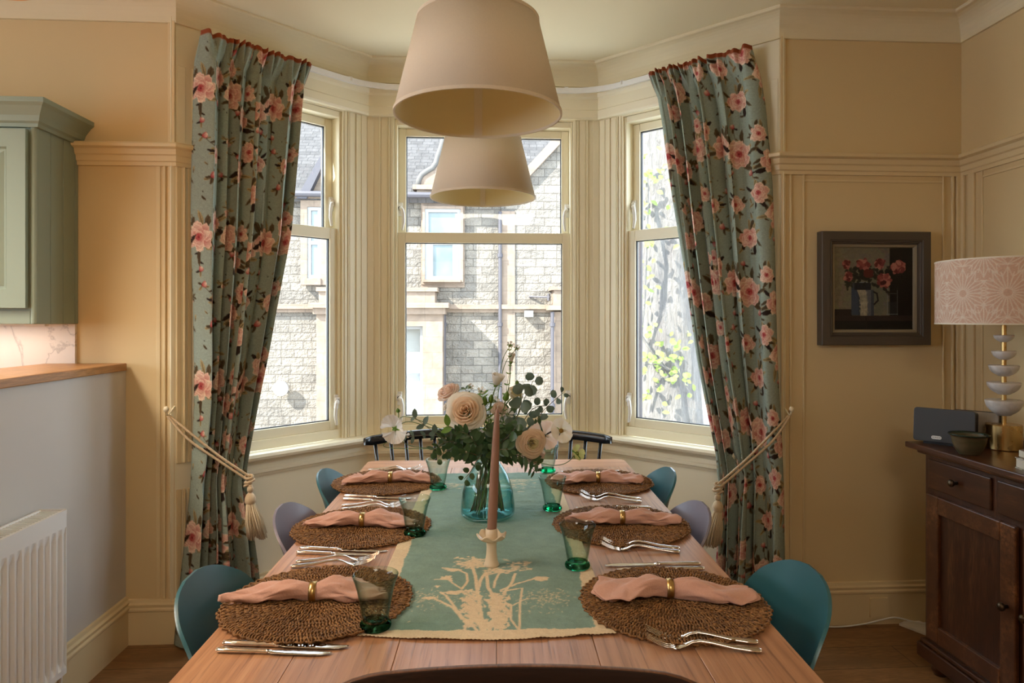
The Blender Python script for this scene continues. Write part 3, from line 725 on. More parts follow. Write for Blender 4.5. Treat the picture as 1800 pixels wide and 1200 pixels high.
# tree beside the right window, with young leaves
ty = 7.2; bx = plane(1176, 600, ty).x
T2 = thing('street_tree', 'thick pale barked tree trunk outside the right window', 'tree', (bx, ty, GZ))
tm = NT('fissured_bark'); v = tm.coord((7, 7, 1.7)); n = tm.noise(v, 3.2, 7, 0.65, 1.2); n2 = tm.noise(tm.coord((2, 2, 0.8)), 2, 3)
c = tm.ramp(n, [(0.30, (0.12,0.11,0.10)), (0.42, (0.15,0.14,0.13)), (0.7, (0.19,0.175,0.16))]); c = tm.mix(1.0, c, tm.ramp(n2, [(0.35, (0.75,0.75,0.8)), (0.5, (1,1,1))]), 'MULTIPLY')
tm.link(c, tm.b.inputs['Base Color']); tm.set(tm.b, Roughness=0.95); tm.bump(n, 0.9, 0.05); M['bark'] = tm.m
rows = []
for k in range(60):
    z = k/59*7.5; row = []
    for i in range(72):
        a = 2*PI*i/72; r = 0.33+0.12*math.exp(-z/0.7)+0.02*math.sin(z*1.3)
        r *= 1+0.05*math.sin(3*a+z*1.1)+0.035*math.sin(9*a+2.2*z+math.sin(z*3))+0.02*math.sin(23*a+z*5)
        row.append((r*math.cos(a)-0.03*z, r*math.sin(a), z))
    rows.append(row)
part('trunk', MB().grid(rows, wrap=True), M['bark'], T2, smooth=True)
M['spring'] = leafmat('spring_leaves', (0.17,0.24,0.05), (0.27,0.33,0.11), 0.5, 0.4)
rnd = random.Random(5)
mb = MB()
def leafquad(mb, p, d, up, L, W, fold=0.25, mi=0, nseg=4):
    "a pointed leaf with a folded midrib"
    d = Vector(d).normalized(); up = Vector(up); side = d.cross(up)
    side = side.normalized() if side.length > 1e-4 else d.orthogonal().normalized(); nn = side.cross(d).normalized()
    v = []; p = Vector(p)
    for k in range(nseg+1):
        t = k/nseg; wd = W*math.sin(PI*min(1, t*0.9+0.05))**0.8*(1-0.25*t) if k < nseg else 0.0
        c = p+d*(L*t)-nn*(0.18*L*t*t)
        v += [c+side*wd+nn*(fold*wd), c, c-side*wd+nn*(fold*wd)]
    f = []
    for k in range(nseg):
        a = k*3; f += [(a, a+1, a+4, a+3), (a+1, a+2, a+5, a+4)]
    mb.add(v, f, mi)
tw = []
for (px, py, n, sp) in ((1137, 300, 26, 0.22), (1134, 345, 20, 0.2), (1136, 420, 14, 0.2), (1133, 520, 12, 0.2), (1140, 590, 12, 0.22), (1160, 640, 34, 0.26), (1185, 650, 34, 0.24), (1145, 700, 10, 0.2), (1135, 640, 12, 0.2), (1195, 590, 8, 0.15), (1130,470,8,.2)):
    c = plane(px, py, ty-0.45)
    for q in range(int(n*0.9)):
        p = c + Vector((rnd.gauss(0, sp*0.5), rnd.uniform(-0.15, 0.15), rnd.gauss(0, sp*0.55))); dr = Vector((rnd.uniform(-1, 1), rnd.uniform(-0.6, 0.2), rnd.uniform(-0.9, 0.5)))
        leafquad(mb, p-Vector(T2.location), dr, (0, -1, 0.4), rnd.uniform(0.05, 0.085), rnd.uniform(0.02, 0.032))
    tw.append(c-Vector(T2.location))
o = part('foliage', mb, M['spring'], T2, smooth=True); o['kind'] = 'stuff'
mb = MB(); mb.tube([tw[0], tw[1]+Vector((.05,.1,0)), tw[2], tw[3], tw[4]+Vector((-.05,.1,0)), tw[5], tw[6]+Vector((.1,.2,-.1))], 0.014, 6); mb.tube([tw[5], tw[8], tw[8]+Vector((-0.1,0,-0.3))], 0.01, 6)
part('ivy_stem', mb, M['bark'], T2, smooth=True)
px_ = plane(1122.5, 600, 4.7)
o = link('drainpipe', MB().tube([(px_.x, 4.7, GZ), (px_.x, 4.7, 5.5)], 0.027, 10).mesh('drainpipe', paint('dark_iron_pipe', (0.07,0.06,0.065), 0.6, 0.1, 0.2), True)); tag(o, 'dark iron pole standing just outside the right window', 'pole')
# board fence to the right of the tree and a pale garden wall beyond
mb = MB(); x0, x1 = plane(1196, 600, 9.5).x, plane(1330, 600, 9.5).x; z = GZ
while z < plane(1200, 640, 9.5).z: mb.b2(x0, x1, 9.5, 9.53, z, z+0.13); z += 0.145
t = thing('board_fence', 'pale board fence to the right of the tree trunk', 'fence', (x0, 9.5, GZ)); part('boards', mb, paint('weathered_boards', (0.27,0.25,0.225), 0.9, 0.06, 0.2), t, world=True)
part('post', MB().b2(x0-0.06, x0+0.06, 9.44, 9.5, GZ, z+0.1), paint('weathered_post', (0.28,0.26,0.235), 0.9, 0.06, 0.2), t, world=True)

# ---------------------------------------------------------------- floral curtains
FW, FH = 0.66, 0.62                       # repeat of the print
def make_floral():
    c = Canvas(FW, FH, 0.0013, (150, 161, 148), wrap=True); r = random.Random(11)
    CR, PK, RD, DR = (234,214,188), (202,132,120), (168,58,62), (116,34,42)
    LF, LD, LT = (96,80,54), (48,34,28), (176,156,112)
    def leaf(x, y, a, L, col=None, W=None):
        col = col or r.choice([LF, LD, LT, LF]); W = W or L*0.34
        c.ell(x+math.cos(a)*L*0.5, y+math.sin(a)*L*0.5, L*0.5, W*0.55, a, tuple(q*0.8 for q in col), col, rag=0.10, seed=r.random()*6)
        c.line([(x, y), (x+math.cos(a)*L*0.85, y+math.sin(a)*L*0.85)], 0.0022, LD, 0.7)
    def rose(x, y, R, seed=0, open_=True):
        q = random.Random(seed)
        for k in range(10):
            a = 2*PI*k/10+q.random(); leaf(x+math.cos(a)*R*0.74, y+math.sin(a)*R*0.74, a+q.uniform(-0.9, 0.9), R*q.uniform(0.65, 1.2), q.choice([LD, LF, LF, LT, LT, LF]), R*q.uniform(.22, .36))
        for ring, n, sz0 in ((0.64, 8, 0.42), (0.48, 7, 0.38), (0.30, 6, 0.33), (0.16, 4, 0.26)):
            for k in range(n):
                a = 2*PI*k/n+q.uniform(-0.45, 0.45)+ring*7; wob_ = q.uniform(0.82, 1.2); sz = sz0*wob_
                light = q.random()**0.7
                dk = 0.55+0.45*(1-ring/0.64); c1 = tuple(RD[i]*dk+PK[i]*(1-dk) for i in range(3)); c2 = tuple(CR[i]*light+(PK[i]*0.55+CR[i]*0.45)*(1-light) for i in range(3))
                c.ell(x+math.cos(a)*R*ring, y+math.sin(a)*R*ring, R*sz, R*sz*q.uniform(0.7, 1.05), a+q.uniform(-0.5, 0.5), c1, c2, rag=0.09, seed=q.random()*6, edge=tuple(min(255, v+12) for v in c2))
        for k in range(5):
            a = k*1.3+q.random(); c.ell(x+math.cos(a)*R*0.13, y+math.sin(a)*R*0.13, R*0.2, R*0.11, a+1.2, RD, PK, rag=0.1, seed=k)
        c.ell(x, y, R*0.10, R*0.07, q.random()*3, DR, RD)
    def bud(x, y, R, a):
        leaf(x, y, a+PI+0.6, R*1.5); leaf(x, y, a+PI-0.7, R*1.3)
        for k in (-0.5, 0.5, 0): c.ell(x+math.cos(a+k)*R*0.4, y+math.sin(a+k)*R*0.4, R*0.62, R*0.42, a+k, RD if k == 0 else DR, PK if k else CR, rag=0.06, seed=k)
    def stem(x, y, x2, y2):
        mx, my = (x+x2)/2+r.uniform(-0.03, 0.03), (y+y2)/2+r.uniform(-0.03, 0.03)
        pts = [((1-t)**2*x+2*t*(1-t)*mx+t*t*x2, (1-t)**2*y+2*t*(1-t)*my+t*t*y2) for t in [k/8 for k in range(9)]]
        c.line(pts, 0.0022, (78, 64, 48), 0.85)
        for p in pts[2::2]: leaf(p[0], p[1], r.uniform(0, 6.28), r.uniform(0.014, 0.028))
    roses = [(0.045, 0.47, 0.064), (0.165, 0.54, 0.046), (0.285, 0.48, 0.060), (0.27, 0.59, 0.034), (0.42, 0.38, 0.054), (0.47, 0.50, 0.036), (0.585, 0.43, 0.062), (0.15, 0.20, 0.038), (0.40, 0.14, 0.062), (0.49, 0.24, 0.044), (0.62, 0.20, 0.040), (0.27, 0.27, 0.034), (0.56, 0.05, 0.048)]
    buds = [(0.05, 0.33, 0.018, 1.0), (0.06, 0.27, 0.02, 0.3), (0.10, 0.10, 0.022, 0.8), (0.17, 0.42, 0.024, 2.0), (0.22, 0.12, 0.017, 2.4), (0.33, 0.40, 0.018, 1.5), (0.52, 0.33, 0.02, 0.6), (0.26, 0.04, 0.02, 4.0), (0.42, 0.03, 0.018, 1.2), (0.63, 0.34, 0.018, 2.0), (0.34, 0.22, 0.016, 5.0), (0.60, 0.55, 0.017, 1.1)]
    for i in range(len(buds)):
        b = buds[i]; q = min(roses, key=lambda s: abs(s[0]-b[0])+abs(s[1]-b[1])); stem(b[0], b[1], q[0], q[1])
    for k in range(40): leaf(r.uniform(0, FW), r.uniform(0, FH), r.uniform(0, 6.28), r.uniform(0.018, 0.032), r.choice([LF, LT, LT]))
    for k in range(22):
        x, y = r.uniform(0, FW), r.uniform(0, FH); c.ell(x, y, 0.003, 0.002, r.random()*3, LD)
    for i, (x, y, R) in enumerate(roses): rose(x, y, R, i)
    for b in buds: bud(*b)
    n = np.random.RandomState(2).normal(0, 1, c.a.shape[:2]); n = (n+np.roll(n, 1, 1)+np.roll(n, 2, 1)+np.roll(n, 3, 1))/2
    c.a = np.clip(c.a*(1+0.028*n[..., None]), 0, 1); return c
FLORAL = make_floral()
M['floral'] = printed('floral_linen', 0.85, 900, 0.25)
def make_curtain(side):
    LFT = side == 'left'
    NZ, NV = 760, 460; ZT, ZB = 2.548, 0.012
    zt = np.linspace(0, 1, NZ); Z = ZT+(ZB-ZT)*zt; v = np.linspace(0, 1, NV)
    if LFT: kz = [2.55, 2.35, 1.74, 1.38, 1.0, 0.66, 0.3, 0.0]; ki = [0.405, 0.385, 0.345, 0.285, 0.228, 0.185, 0.215, 0.235]; ko = [0.045, 0.035, 0.030, 0.035, 0.04, 0.03, 0.0, -0.02]
    else: kz = [2.55, 2.3, 1.95, 1.57, 1.15, 0.64, 0.3, 0.0]; ki = [0.425, 0.388, 0.352, 0.305, 0.255, 0.180, 0.185, 0.2]; ko = [0.062, 0.030, 0.010, 0.0, -0.008, -0.025, -0.03, -0.04]
    s1 = np.interp(-Z, [-q for q in kz], ki); s0 = np.interp(-Z, [-q for q in kz], ko)
    # smooth both edges
    ker = np.hanning(61); ker /= ker.sum()
    sm = lambda a: np.convolve(np.pad(a, 30, 'edge'), ker, 'valid')
    s1, s0 = sm(s1), sm(s0)
    N = 8.5; r = np.random.RandomState(3 if LFT else 8)
    # folds of unequal width
    wd = r.uniform(0.7, 1.35, 7); wd[0] = 1.7 if LFT else 2.1; wd[1] = 0.9 if LFT else 1.6; cum = np.concatenate([[0], np.cumsum(wd)]); cum /= cum[-1]
    ph = np.interp(v, cum, np.arange(8))                 # one per fold
    VV, ZZ = np.meshgrid(v, Z); PH = ph[None, :]+0.10*np.sin(2*PI*VV*2+ZZ*1.7)*np.sin(PI*VV)+0.05*np.sin(ZZ*4+VV*9)*np.sin(PI*VV)
    fold = np.abs(np.sin(PI*PH))**0.58
    gather = np.interp(-ZZ, [-2.55, -2.4, -1.2, -0.66, -0.4, 0], [0.5, 0.85, 1.0, 0.8, 1.05, 1.35])
    amp = 0.082*gather*(0.75+0.4*np.sin(PH*2.3+0.6+ (0 if LFT else 2)))
    crest = amp*fold
    head = np.clip((ZZ-2.43)/0.10, 0, 1)                 # pencil pleats along the top
    pleat = 0.020*np.abs(np.sin(PI*PH*2.0+0.5*np.sin(25*ZZ)))+0.010*np.sin(PI*PH*5+12*ZZ)
    crest = crest*(1-0.72*head)+pleat*head
    tight = np.exp(-((ZZ-(0.66 if LFT else 0.65))/0.05)**2)
    crest = crest*(1-0.25*tight)
    skew = 0.018*np.sin(2*PI*PH)*gather*(1-head)
    S = s0[:, None]+(s1-s0)[:, None]*VV+skew*np.sin(PI*VV)**0.5*((s1-s0)[:, None]/0.4)
    n = 0.035+0.048*head+crest+0.004*np.sin(6*ZZ+VV*14)
    # the whole width hangs from the track's line and is drawn forward a little at the tie
    n = n+0.02*tight*VV
    off = 0.01
    if LFT: X = XL+S+(n+off)*r2; Y = YF+S-(n+off)*r2
    else: X = XR-S-(n+off)*r2; Y = YF+S-(n+off)*r2
    Zg = ZZ+0.007*head*np.sin(PI*PH*4.3)*np.sin(PI*PH*1.7)
    P3 = np.stack([X, Y, Zg], -1)
    k = NZ//3; dl = np.hypot(np.diff(X[k]), np.diff(Y[k])); arc = np.concatenate([[0], np.cumsum(dl)])
    U = np.repeat((arc*1.0+(0.0 if LFT else 0.42))[None, :], NZ, 0)
    col = FLORAL.sample(U % FW, (ZZ+ (0.02 if LFT else 0.20)) % FH)
    band = np.clip((ZZ-2.527)/0.003, 0, 1)[..., None]
    col = col*(1-band)+np.array(rgb(150, 78, 48))*band
    edge = np.clip((VV-0.992)/0.003, 0, 1)[..., None]; col = col*(1-edge)+np.array(rgb(150, 60, 55))*edge
    loc = Vector((XL+0.12, YF+0.08, 0)) if LFT else Vector((XR-0.12, YF+0.08, 0))
    me = gridmesh('floral_curtain', P3-np.array(loc), col, M['floral'])
    o = link('floral_curtain', me, loc=loc)
    tag(o, ('left' if LFT else 'right')+(' duck-egg floral curtain hanging beside the '+('kitchen worktop' if LFT else 'framed painting')), 'curtain', 'floral curtains in the bay')
    md = o.modifiers.new('thickness', 'SOLIDIFY'); md.thickness = 0.0015; md.offset = 0
    return P3
PL = make_curtain('left'); PR = make_curtain('right')

# tie-backs: twisted rope from a wall hook round the curtain, with a tassel
M['rope'] = cloth('cream_cord', (0.62, 0.47, 0.30), 1500, 0.9, 0.2, 0.5)
M['tassel'] = cloth('cream_fringe', (0.68, 0.55, 0.37), 1500, 0.9, 0.25, 0.6)
def rope(mb, pts, R=0.0055, pitch=0.016):
    pts = [Vector(p) for p in pts]; dense = []
    for a, b in zip(pts[:-1], pts[1:]):
        n = max(2, int((b-a).length/0.002)); dense += [a+(b-a)*(k/n) for k in range(n)]
    dense.append(pts[-1]); 
    for st_ in range(3):
        out = []; L = 0; prev = None
        for i, p in enumerate(dense):
            t = (dense[min(i+1, len(dense)-1)]-dense[max(i-1, 0)]).normalized()
            a = t.cross(Vector((0, 0, 1))) if prev is None else prev-t*prev.dot(t)
            a.normalize(); prev = a; b = t.cross(a)
            if i: L += (dense[i]-dense[i-1]).length
            th = 2*PI*L/pitch+st_*2*PI/3; out.append(p+(a*math.cos(th)+b*math.sin(th))*R*0.5)
        mb.tube(out[::2], R*0.62, 5)
def smooth_path(ctrl, n=40):
    ctrl = [Vector(c) for c in ctrl]; P_ = [ctrl[0]]+ctrl+[ctrl[-1]]; out = []; m = len(ctrl)-1
    for i in range(m):
        p0, p1, p2, p3 = P_[i:i+4]
        for k in range(n//m+1):
            t = k/(n//m+1); out.append(0.5*((2*p1)+(p2-p0)*t+(2*p0-5*p1+4*p2-p3)*t*t+(3*p1-p0-3*p2+p3)*t**3))
    out.append(ctrl[-1]); return out
def tieback(side):
    LFT = side == 'left'; sg = 1 if LFT else -1
    hook = plane(303, 722, YF) if LFT else plane(1381, 722, YF)
    T = thing('curtain_tieback', 'twisted cream rope tieback with tassel round the '+side+' curtain', 'tieback', hook, group='rope tiebacks with tassels')
    mb = MB(); mb.tube([(0.012*sg, -0.003, 0.02), (0.006*sg, -0.02, 0.005), (0, -0.035, -0.012), (0, -0.05, -0.008), (0, -0.055, 0.006)], 0.0035, 8)
    part('hook', mb, M['sash'], T, smooth=True)
    part('knob', MB().lathe([(0, -0.012), (0.006, -0.011), (0.0105, -0.003), (0.011, 0.003), (0.007, 0.011), (0, 0.013)], (0, -0.057, 0.014), 16), M['sash'], T, smooth=True)
    knot = (cam(438, 842, 2.86) if LFT else cam(1262, 856, 2.90))
    K = knot-Vector(hook); H = Vector((0.0, -0.045, -0.014))
    mid = (H+K)/2
    f1 = [H, H+(K-H)*0.3+Vector((-0.01*sg, -0.02, -0.012)), H+(K-H)*0.65+Vector((0, -0.018, -0.012)), K+Vector((-0.004*sg, -0.008, 0.0))]
    f2 = [H+Vector((0.004*sg, 0.006, 0)), H+(K-H)*0.3+Vector((0, -0.012, 0.008)), H+(K-H)*0.65+Vector((0, -0.012, 0.006)), K+Vector((0.004*sg, -0.004, 0.012))]
    mb = MB(); rope(mb, smooth_path(f1, 24)); rope(mb, smooth_path(f2, 24))
    # back part of the loop, behind the curtain
    Bk = K+Vector((0.03*sg, 0.09, 0.01))
    part('rope', mb, M['rope'], T, smooth=True)
    mb = MB()
    for k, (dx, dz, R) in enumerate(((0, 0.012, 0.016), (0.004, -0.006, 0.018), (-0.003, -0.022, 0.014))):
        ring = [(K.x+dx*sg+R*math.cos(a), K.y-0.006+R*0.7*math.sin(a), K.z+dz+0.006*math.sin(a+k)) for a in [j*2*PI/14 for j in range(15)]]
        rope(mb, ring, 0.006, 0.014)
    part('knot', mb, M['rope'], T, smooth=True)
    c = K+Vector((0.008*sg if LFT else -0.004, -0.01, -0.04))
    mb = MB(); mb.tube([c+Vector((0, 0, 0.02)), c], 0.009, 10); mb.lathe([(0.008, 0.012), (0.013, 0.006), (0.013, -0.006), (0.008, -0.012)], c, 16); mb.lathe([(0.006, -0.012), (0.016, -0.022), (0.022, -0.036), (0.023, -0.048), (0.019, -0.058), (0.016, -0.062)], c, 20, wob=lambda a, z: 1+0.03*math.sin(a*14))
    part('tassel_head', mb, M['rope'], T, smooth=True)
    mb = MB(); q = random.Random(4 if LFT else 5); d = 0.035 if LFT else -0.045
    for k in range(150):
        a = q.random()*2*PI; R0 = 0.017*math.sqrt(q.random()*0.6+0.4); R1 = R0*q.uniform(1.5, 2.3); Ln = q.uniform(0.125, 0.15)
        p0 = c+Vector((R0*math.cos(a), R0*math.sin(a), -0.058)); p1 = c+Vector((R1*math.cos(a)+d*0.35, R1*math.sin(a), -0.06-Ln*0.5)); p2 = c+Vector((R1*1.1*math.cos(a)+d*0.7+q.uniform(-.004,.004), R1*math.sin(a), -0.06-Ln))
        mb.tube([p0, p1, p2], 0.0017, 4)
    part('tassel_fringe', mb, M['tassel'], T, smooth=True)
tieback('left'); tieback('right')

# ---------------------------------------------------------------- table
TH = 0.76; TR = -0.0266           # the table stands very slightly turned in the room
near_z, far_z = 1.075, 2.857
def lat(px, Z): return (px-CX)/FPX*Z
fl, fr = cam(650, CY+248, 2.857), cam(1097, CY+248, 2.857)
tax = Vector(((874-CX)/FPX*ct+st, ct-(874-CX)/FPX*st)).normalized()     # the table's long axis in plan
TRZ = math.atan2(-tax.x, tax.y)
TW = (fr-fl).length-0.0
mid_far = (fl+fr)/2; TL = 1.80
tcx, tcy = mid_far.x-tax.x*TL/2, mid_far.y-tax.y*TL/2
TM = Matrix.Translation((tcx, tcy, 0)) @ Matrix.Rotation(TRZ, 4, 'Z'); TMI = TM.inverted()
def tl(px, py, z=TH):
    "point of the table top, in the table's own frame"
    return TMI @ tab(px, py, z)
tm = NT('waxed_reclaimed_pine'); v = tm.coord((16, 0.55, 16)); v2 = tm.coord((5, 0.35, 5))
g1 = tm.noise(v, 3.0, 6, 0.62, 0.35); g2 = tm.noise(tm.coord((60, 1.6, 60)), 3.0, 4, 0.6); g3 = tm.noise(v2, 1.5, 3)
wv = tm.new('TexWave'); wv.bands_direction = 'X'; tm.set(wv, Scale=13.0, Distortion=7.0, Detail=2.5, Detail_Scale=1.0); tm.link(tm.coord((1, 0.14, 1)), wv.inputs['Vector'])
c = tm.ramp(g1, [(0.28, (0.30,0.135,0.062)), (0.5, (0.50,0.25,0.125)), (0.75, (0.63,0.35,0.19))])
c = tm.mix(0.22, c, tm.ramp(wv.outputs['Fac'], [(0.0, (0.36,0.17,0.08)), (0.5, (0.55,0.28,0.145)), (1.0, (0.62,0.34,0.18))]))
c = tm.mix(tm.ramp(g3, [(0.4, (0,0,0)), (0.75, (0.5,0.5,0.5))]), c, (0.40,0.18,0.085))
c = tm.mix(tm.ramp(g2, [(0.34, (0.6,)*3), (0.46, (0,0,0))]), c, (0.17,0.07,0.035))
ob = tm.new('TexBrick'); ob.offset = 0.0; tm.set(ob, Scale=1.0, Mortar_Size=0.0, Brick_Width=0.178, Row_Height=4.0, Color1=(0.86,0.85,0.86,1), Color2=(1.12,1.1,1.06,1)); tm.link(tm.coord((1,1,1), 'Object', (0,0,0), (0.04, 2, 0)), ob.inputs['Vector'])
c = tm.mix(1.0, c, ob.outputs['Color'], 'MULTIPLY')
tm.link(c, tm.b.inputs['Base Color']); tm.set(tm.b, Roughness=0.36, Specular_IOR_Level=0.7); tm.bump(g2, 0.35, 0.0012); M['pine'] = tm.m
tm = NT('pine_cross_board'); g1 = tm.noise(tm.coord((0.6, 16, 16)), 3.0, 6, 0.62, 0.35)
tm.link(tm.ramp(g1, [(0.28, (0.32,0.145,0.07)), (0.5, (0.50,0.25,0.125)), (0.75, (0.63,0.35,0.19))]), tm.b.inputs['Base Color']); tm.set(tm.b, Roughness=0.42); tm.bump(g1, 0.2, 0.001); M['pine_x'] = tm.m
T = thing('dining_table', 'long pine dining table laid for six with a teal runner', 'dining table', (tcx, tcy, 0), TRZ)
mb = MB(); hw_, hl_ = TW/2, TL/2; nb = 6; bw_ = TW/nb
cr = 0.035
for k in range(nb):
    a, b = -hw_+k*bw_, -hw_+(k+1)*bw_
    mb.b2(a+0.0004, b-0.0004, -hl_, hl_-0.145, TH-0.032, TH)
part('tabletop', mb, M['pine'], T, bevel=0.0012)
mb = MB(); o_ = [(-hw_, hl_-0.1444)]+[(hw_, hl_-0.1444)]+[(hw_-cr+cr*math.cos(a), hl_-cr+cr*math.sin(a)) for a in [k*PI/12 for k in range(7)]]+[(-hw_+cr+cr*math.cos(a), hl_-cr+cr*math.sin(a)) for a in [PI/2+k*PI/12 for k in range(7)]]
n = len(o_); mb.add([(x, y, TH-0.032) for x, y in o_]+[(x, y, TH) for x, y in o_], [tuple(reversed(range(n))), tuple(range(n, 2*n))]+[(i, (i+1) % n, n+(i+1) % n, n+i) for i in range(n)])
part('end_board', mb, M['pine_x'], T, bevel=0.0015)
mb = MB()
for sx in (-1, 1): mb.b2(sx*(hw_-0.07)-0.011, sx*(hw_-0.07)+0.011, -hl_+0.08, hl_-0.08, TH-0.13, TH-0.033)
for sy in (-1, 1): mb.b2(-hw_+0.08, hw_-0.08, sy*(hl_-0.08)-0.011, sy*(hl_-0.08)+0.011, TH-0.13, TH-0.033)
part('apron', mb, M['pine'], T)
for sx in (-1, 1):
    for sy in (-1, 1):
        mb = MB(); x, y = sx*(hw_-0.075), sy*(hl_-0.085)
        q = [(x-0.04, y-0.04), (x+0.04, y-0.04), (x+0.04, y+0.04), (x-0.04, y+0.04)]; k = 0.028
        b = [(x-k, y-k), (x+k, y-k), (x+k, y+k), (x-k, y+k)]
        mb.add([(a[0], a[1], 0) for a in b]+[(a[0], a[1], TH-0.033) for a in q], [(3,2,1,0), (4,5,6,7), (0,1,5,4), (1,2,6,5), (2,3,7,6), (3,0,4,7)])
        part('leg', mb, M['pine'], T, bevel=0.004)

# ---------------------------------------------------------------- runner with its printed cow parsley
rx0, rx1 = tl(630, 1115).x, tl(1082, 1110).x; ry0 = tl(855, 1124).y; ry1 = tl(860, 833).y
RW, RL = rx1-rx0, ry1-ry0
def make_runner():
    c = Canvas(RW, RL, 0.0011, (132, 158, 147)); CRM = (226, 205, 172)
    X, Y = np.meshgrid((np.arange(c.nx)+0.5)*c.res, (np.arange(c.ny)+0.5)*c.res)
    base = c.a*(1+0.05*snoise(X, Y, 4, 3, 14.0)[..., None]); 
    e = np.minimum(np.minimum(X-0.036, RW-0.036-X), Y-0.032)+0.007*snoise(X, Y, 9, 4, 9.0)+0.003*snoise(X, Y, 3, 3, 60.0)
    m = np.clip(e/0.0015+0.5, 0, 1)[..., None]; c.a = base*m+np.array(CRM)/255.0*(1-m)
    def rp(px, py): q = tl(px, py); return (q.x-rx0, q.y-ry0)
    def st_(pts, w0, col=CRM): c.line([rp(*p) for p in pts], w0, col)
    def z8(x, y): return (700+x/5.0, 980+y/5.0)
    S = [([(580,668),(600,590),(560,540),(500,450),(420,350),(370,315)], .006), ([(560,560),(480,450),(360,390),(300,360),(220,370)], .006), ([(690,650),(640,600),(560,540)], .006),
         ([(765,660),(735,560),(710,400),(690,280),(680,180),(650,80)], .008), ([(700,300),(720,220),(770,140)], .008), ([(775,140),(790,280),(830,340),(830,420),(840,560),(800,660)], .008),
         ([(840,280),(850,220),(890,150)], .006), ([(850,560),(910,660)], .008), ([(930,320),(1000,230),(1030,150)], .007), ([(900,310),(1090,280),(1070,420),(1065,655)], .005),
         ([(1065,655),(990,560),(990,430),(940,420)], .005), ([(1000,440),(1080,400),(1140,370)], .004), ([(560,290),(610,220),(600,150),(520,115),(390,105)], .006), ([(560,295),(440,210),(320,205)], .005), ([(620,380),(680,500),(740,650)], .010), ([(900,300),(1040,240),(1180,205)], .006)]
    for pts, wd in S: st_([z8(*p) for p in pts], wd)
    q = random.Random(3)
    for k in range(200):      # body of the plant
        x = q.gauss(880, 45); y = q.uniform(330, 640); p = rp(*z8(x, y)); c.ell(p[0], p[1], q.uniform(.004, .011), q.uniform(.002, .006), q.uniform(1.0, 2.2), CRM, rag=0.2, seed=k)
    for k in range(160):
        x = 640+q.gauss(0, 45)+(q.uniform(300, 650)-450)*0.18; y = q.uniform(300, 620); p = rp(*z8(x, y)); c.ell(p[0], p[1], q.uniform(.004, .010), q.uniform(.002, .005), q.uniform(1.2, 2.6), CRM, rag=0.2, seed=k)
    p = rp(*z8(500, 320)); c.ell(p[0], p[1], .024, .010, 0.1, CRM, rag=.12)
    p = rp(*z8(1255, 200)); c.ell(p[0], p[1], .018, .014, 0.1, CRM, rag=.1); p = rp(*z8(430, 195)); c.ell(p[0], p[1], .012, .016, 0.6, CRM, rag=.25)
    p = rp(*z8(270, 368)); c.ell(p[0], p[1], .014, .006, 0.1, CRM, rag=.15); p = rp(*z8(345, 268)); c.ell(p[0], p[1], .006, .006, 0, CRM, rag=.25); p = rp(*z8(480, 120)); c.ell(p[0], p[1], .018, .007, -.1, CRM, rag=.2)
    for k in range(240):      # the umbels
        if k % 5 < 3: x, y = q.gauss(650, 75), q.gauss(62, 22)
        elif k % 5 == 3: x, y = q.gauss(860, 60), q.gauss(130, 14)
        else: x, y = q.gauss(1050, 60), q.gauss(85, 26)
        p = rp(*z8(x, y)); c.ell(p[0], p[1], q.uniform(.003, .009), q.uniform(.0015, .004), q.uniform(-.5, .6), CRM, rag=0.25, seed=k)
    for k in range(420):      # speckles
        x = q.choice([q.gauss(1300, 110), q.gauss(250, 90), q.uniform(400, 1500)]); y = 300+abs(q.gauss(0, 1))*70+q.uniform(-20, 60); p = rp(*z8(x, y)); c.ell(p[0], p[1], q.uniform(.0015, .004), q.uniform(.0007, .0016), q.uniform(0, 3), CRM, alpha=0.75, rag=0.2, seed=k)
    for k in range(160):      # print at the far end
        x, y = q.gauss(0.62*RW, 0.05), RL-0.10-abs(q.gauss(0, 0.07)); c.ell(x, y, q.uniform(.003, .014), q.uniform(.001, .004), q.uniform(-.6, .6), CRM, alpha=0.6, rag=0.2, seed=k)
    for k in range(90):
        x, y = q.gauss(0.2*RW, 0.03), RL-0.16-abs(q.gauss(0, 0.05)); c.ell(x, y, q.uniform(.003, .012), q.uniform(.001, .003), q.uniform(-.6, .6), CRM, alpha=0.6, rag=0.2, seed=k)
    nx, ny = 250, 680; x = np.linspace(0, RW, nx); y = np.linspace(0, RL, ny); XX, YY = np.meshgrid(x, y)
    col = c.sample(XX, YY)
    edge = np.exp(-YY/0.02)
    z = 0.0026+0.0028*snoise(XX*0.35, YY, 6, 4, 13.0)+0.0008*snoise(XX, YY, 16, 3, 50.0)+0.0022*edge*np.maximum(0, np.sin(XX*45+2*np.sin(XX*17)))
    z = np.maximum(z, 0.0004)
    YY2 = YY+edge*(0.0016*np.sin(XX*2*PI/0.0075)*np.exp(-YY/0.004)+0.004*np.sin(XX*14+1)); YY2[:, :] += edge*np.interp(XX, [0, 0.1, RW*0.6, RW], [0.014, 0.0, -0.004, 0.006])
    P3 = np.stack([XX+rx0, YY2+ry0, z], -1)
    me = gridmesh('table_runner', P3, col, M['linen']); o = link('table_runner', me, loc=(tcx, tcy, TH+0.0004), rz=TRZ)
    md = o.modifiers.new('thickness', 'SOLIDIFY'); md.thickness = 0.0008; md.offset = 1
    tag(o, 'sea-green linen table runner with cream cow parsley print down the table', 'table runner')
M['linen'] = printed('printed_linen', 0.95, 1200, 0.25)
make_runner()

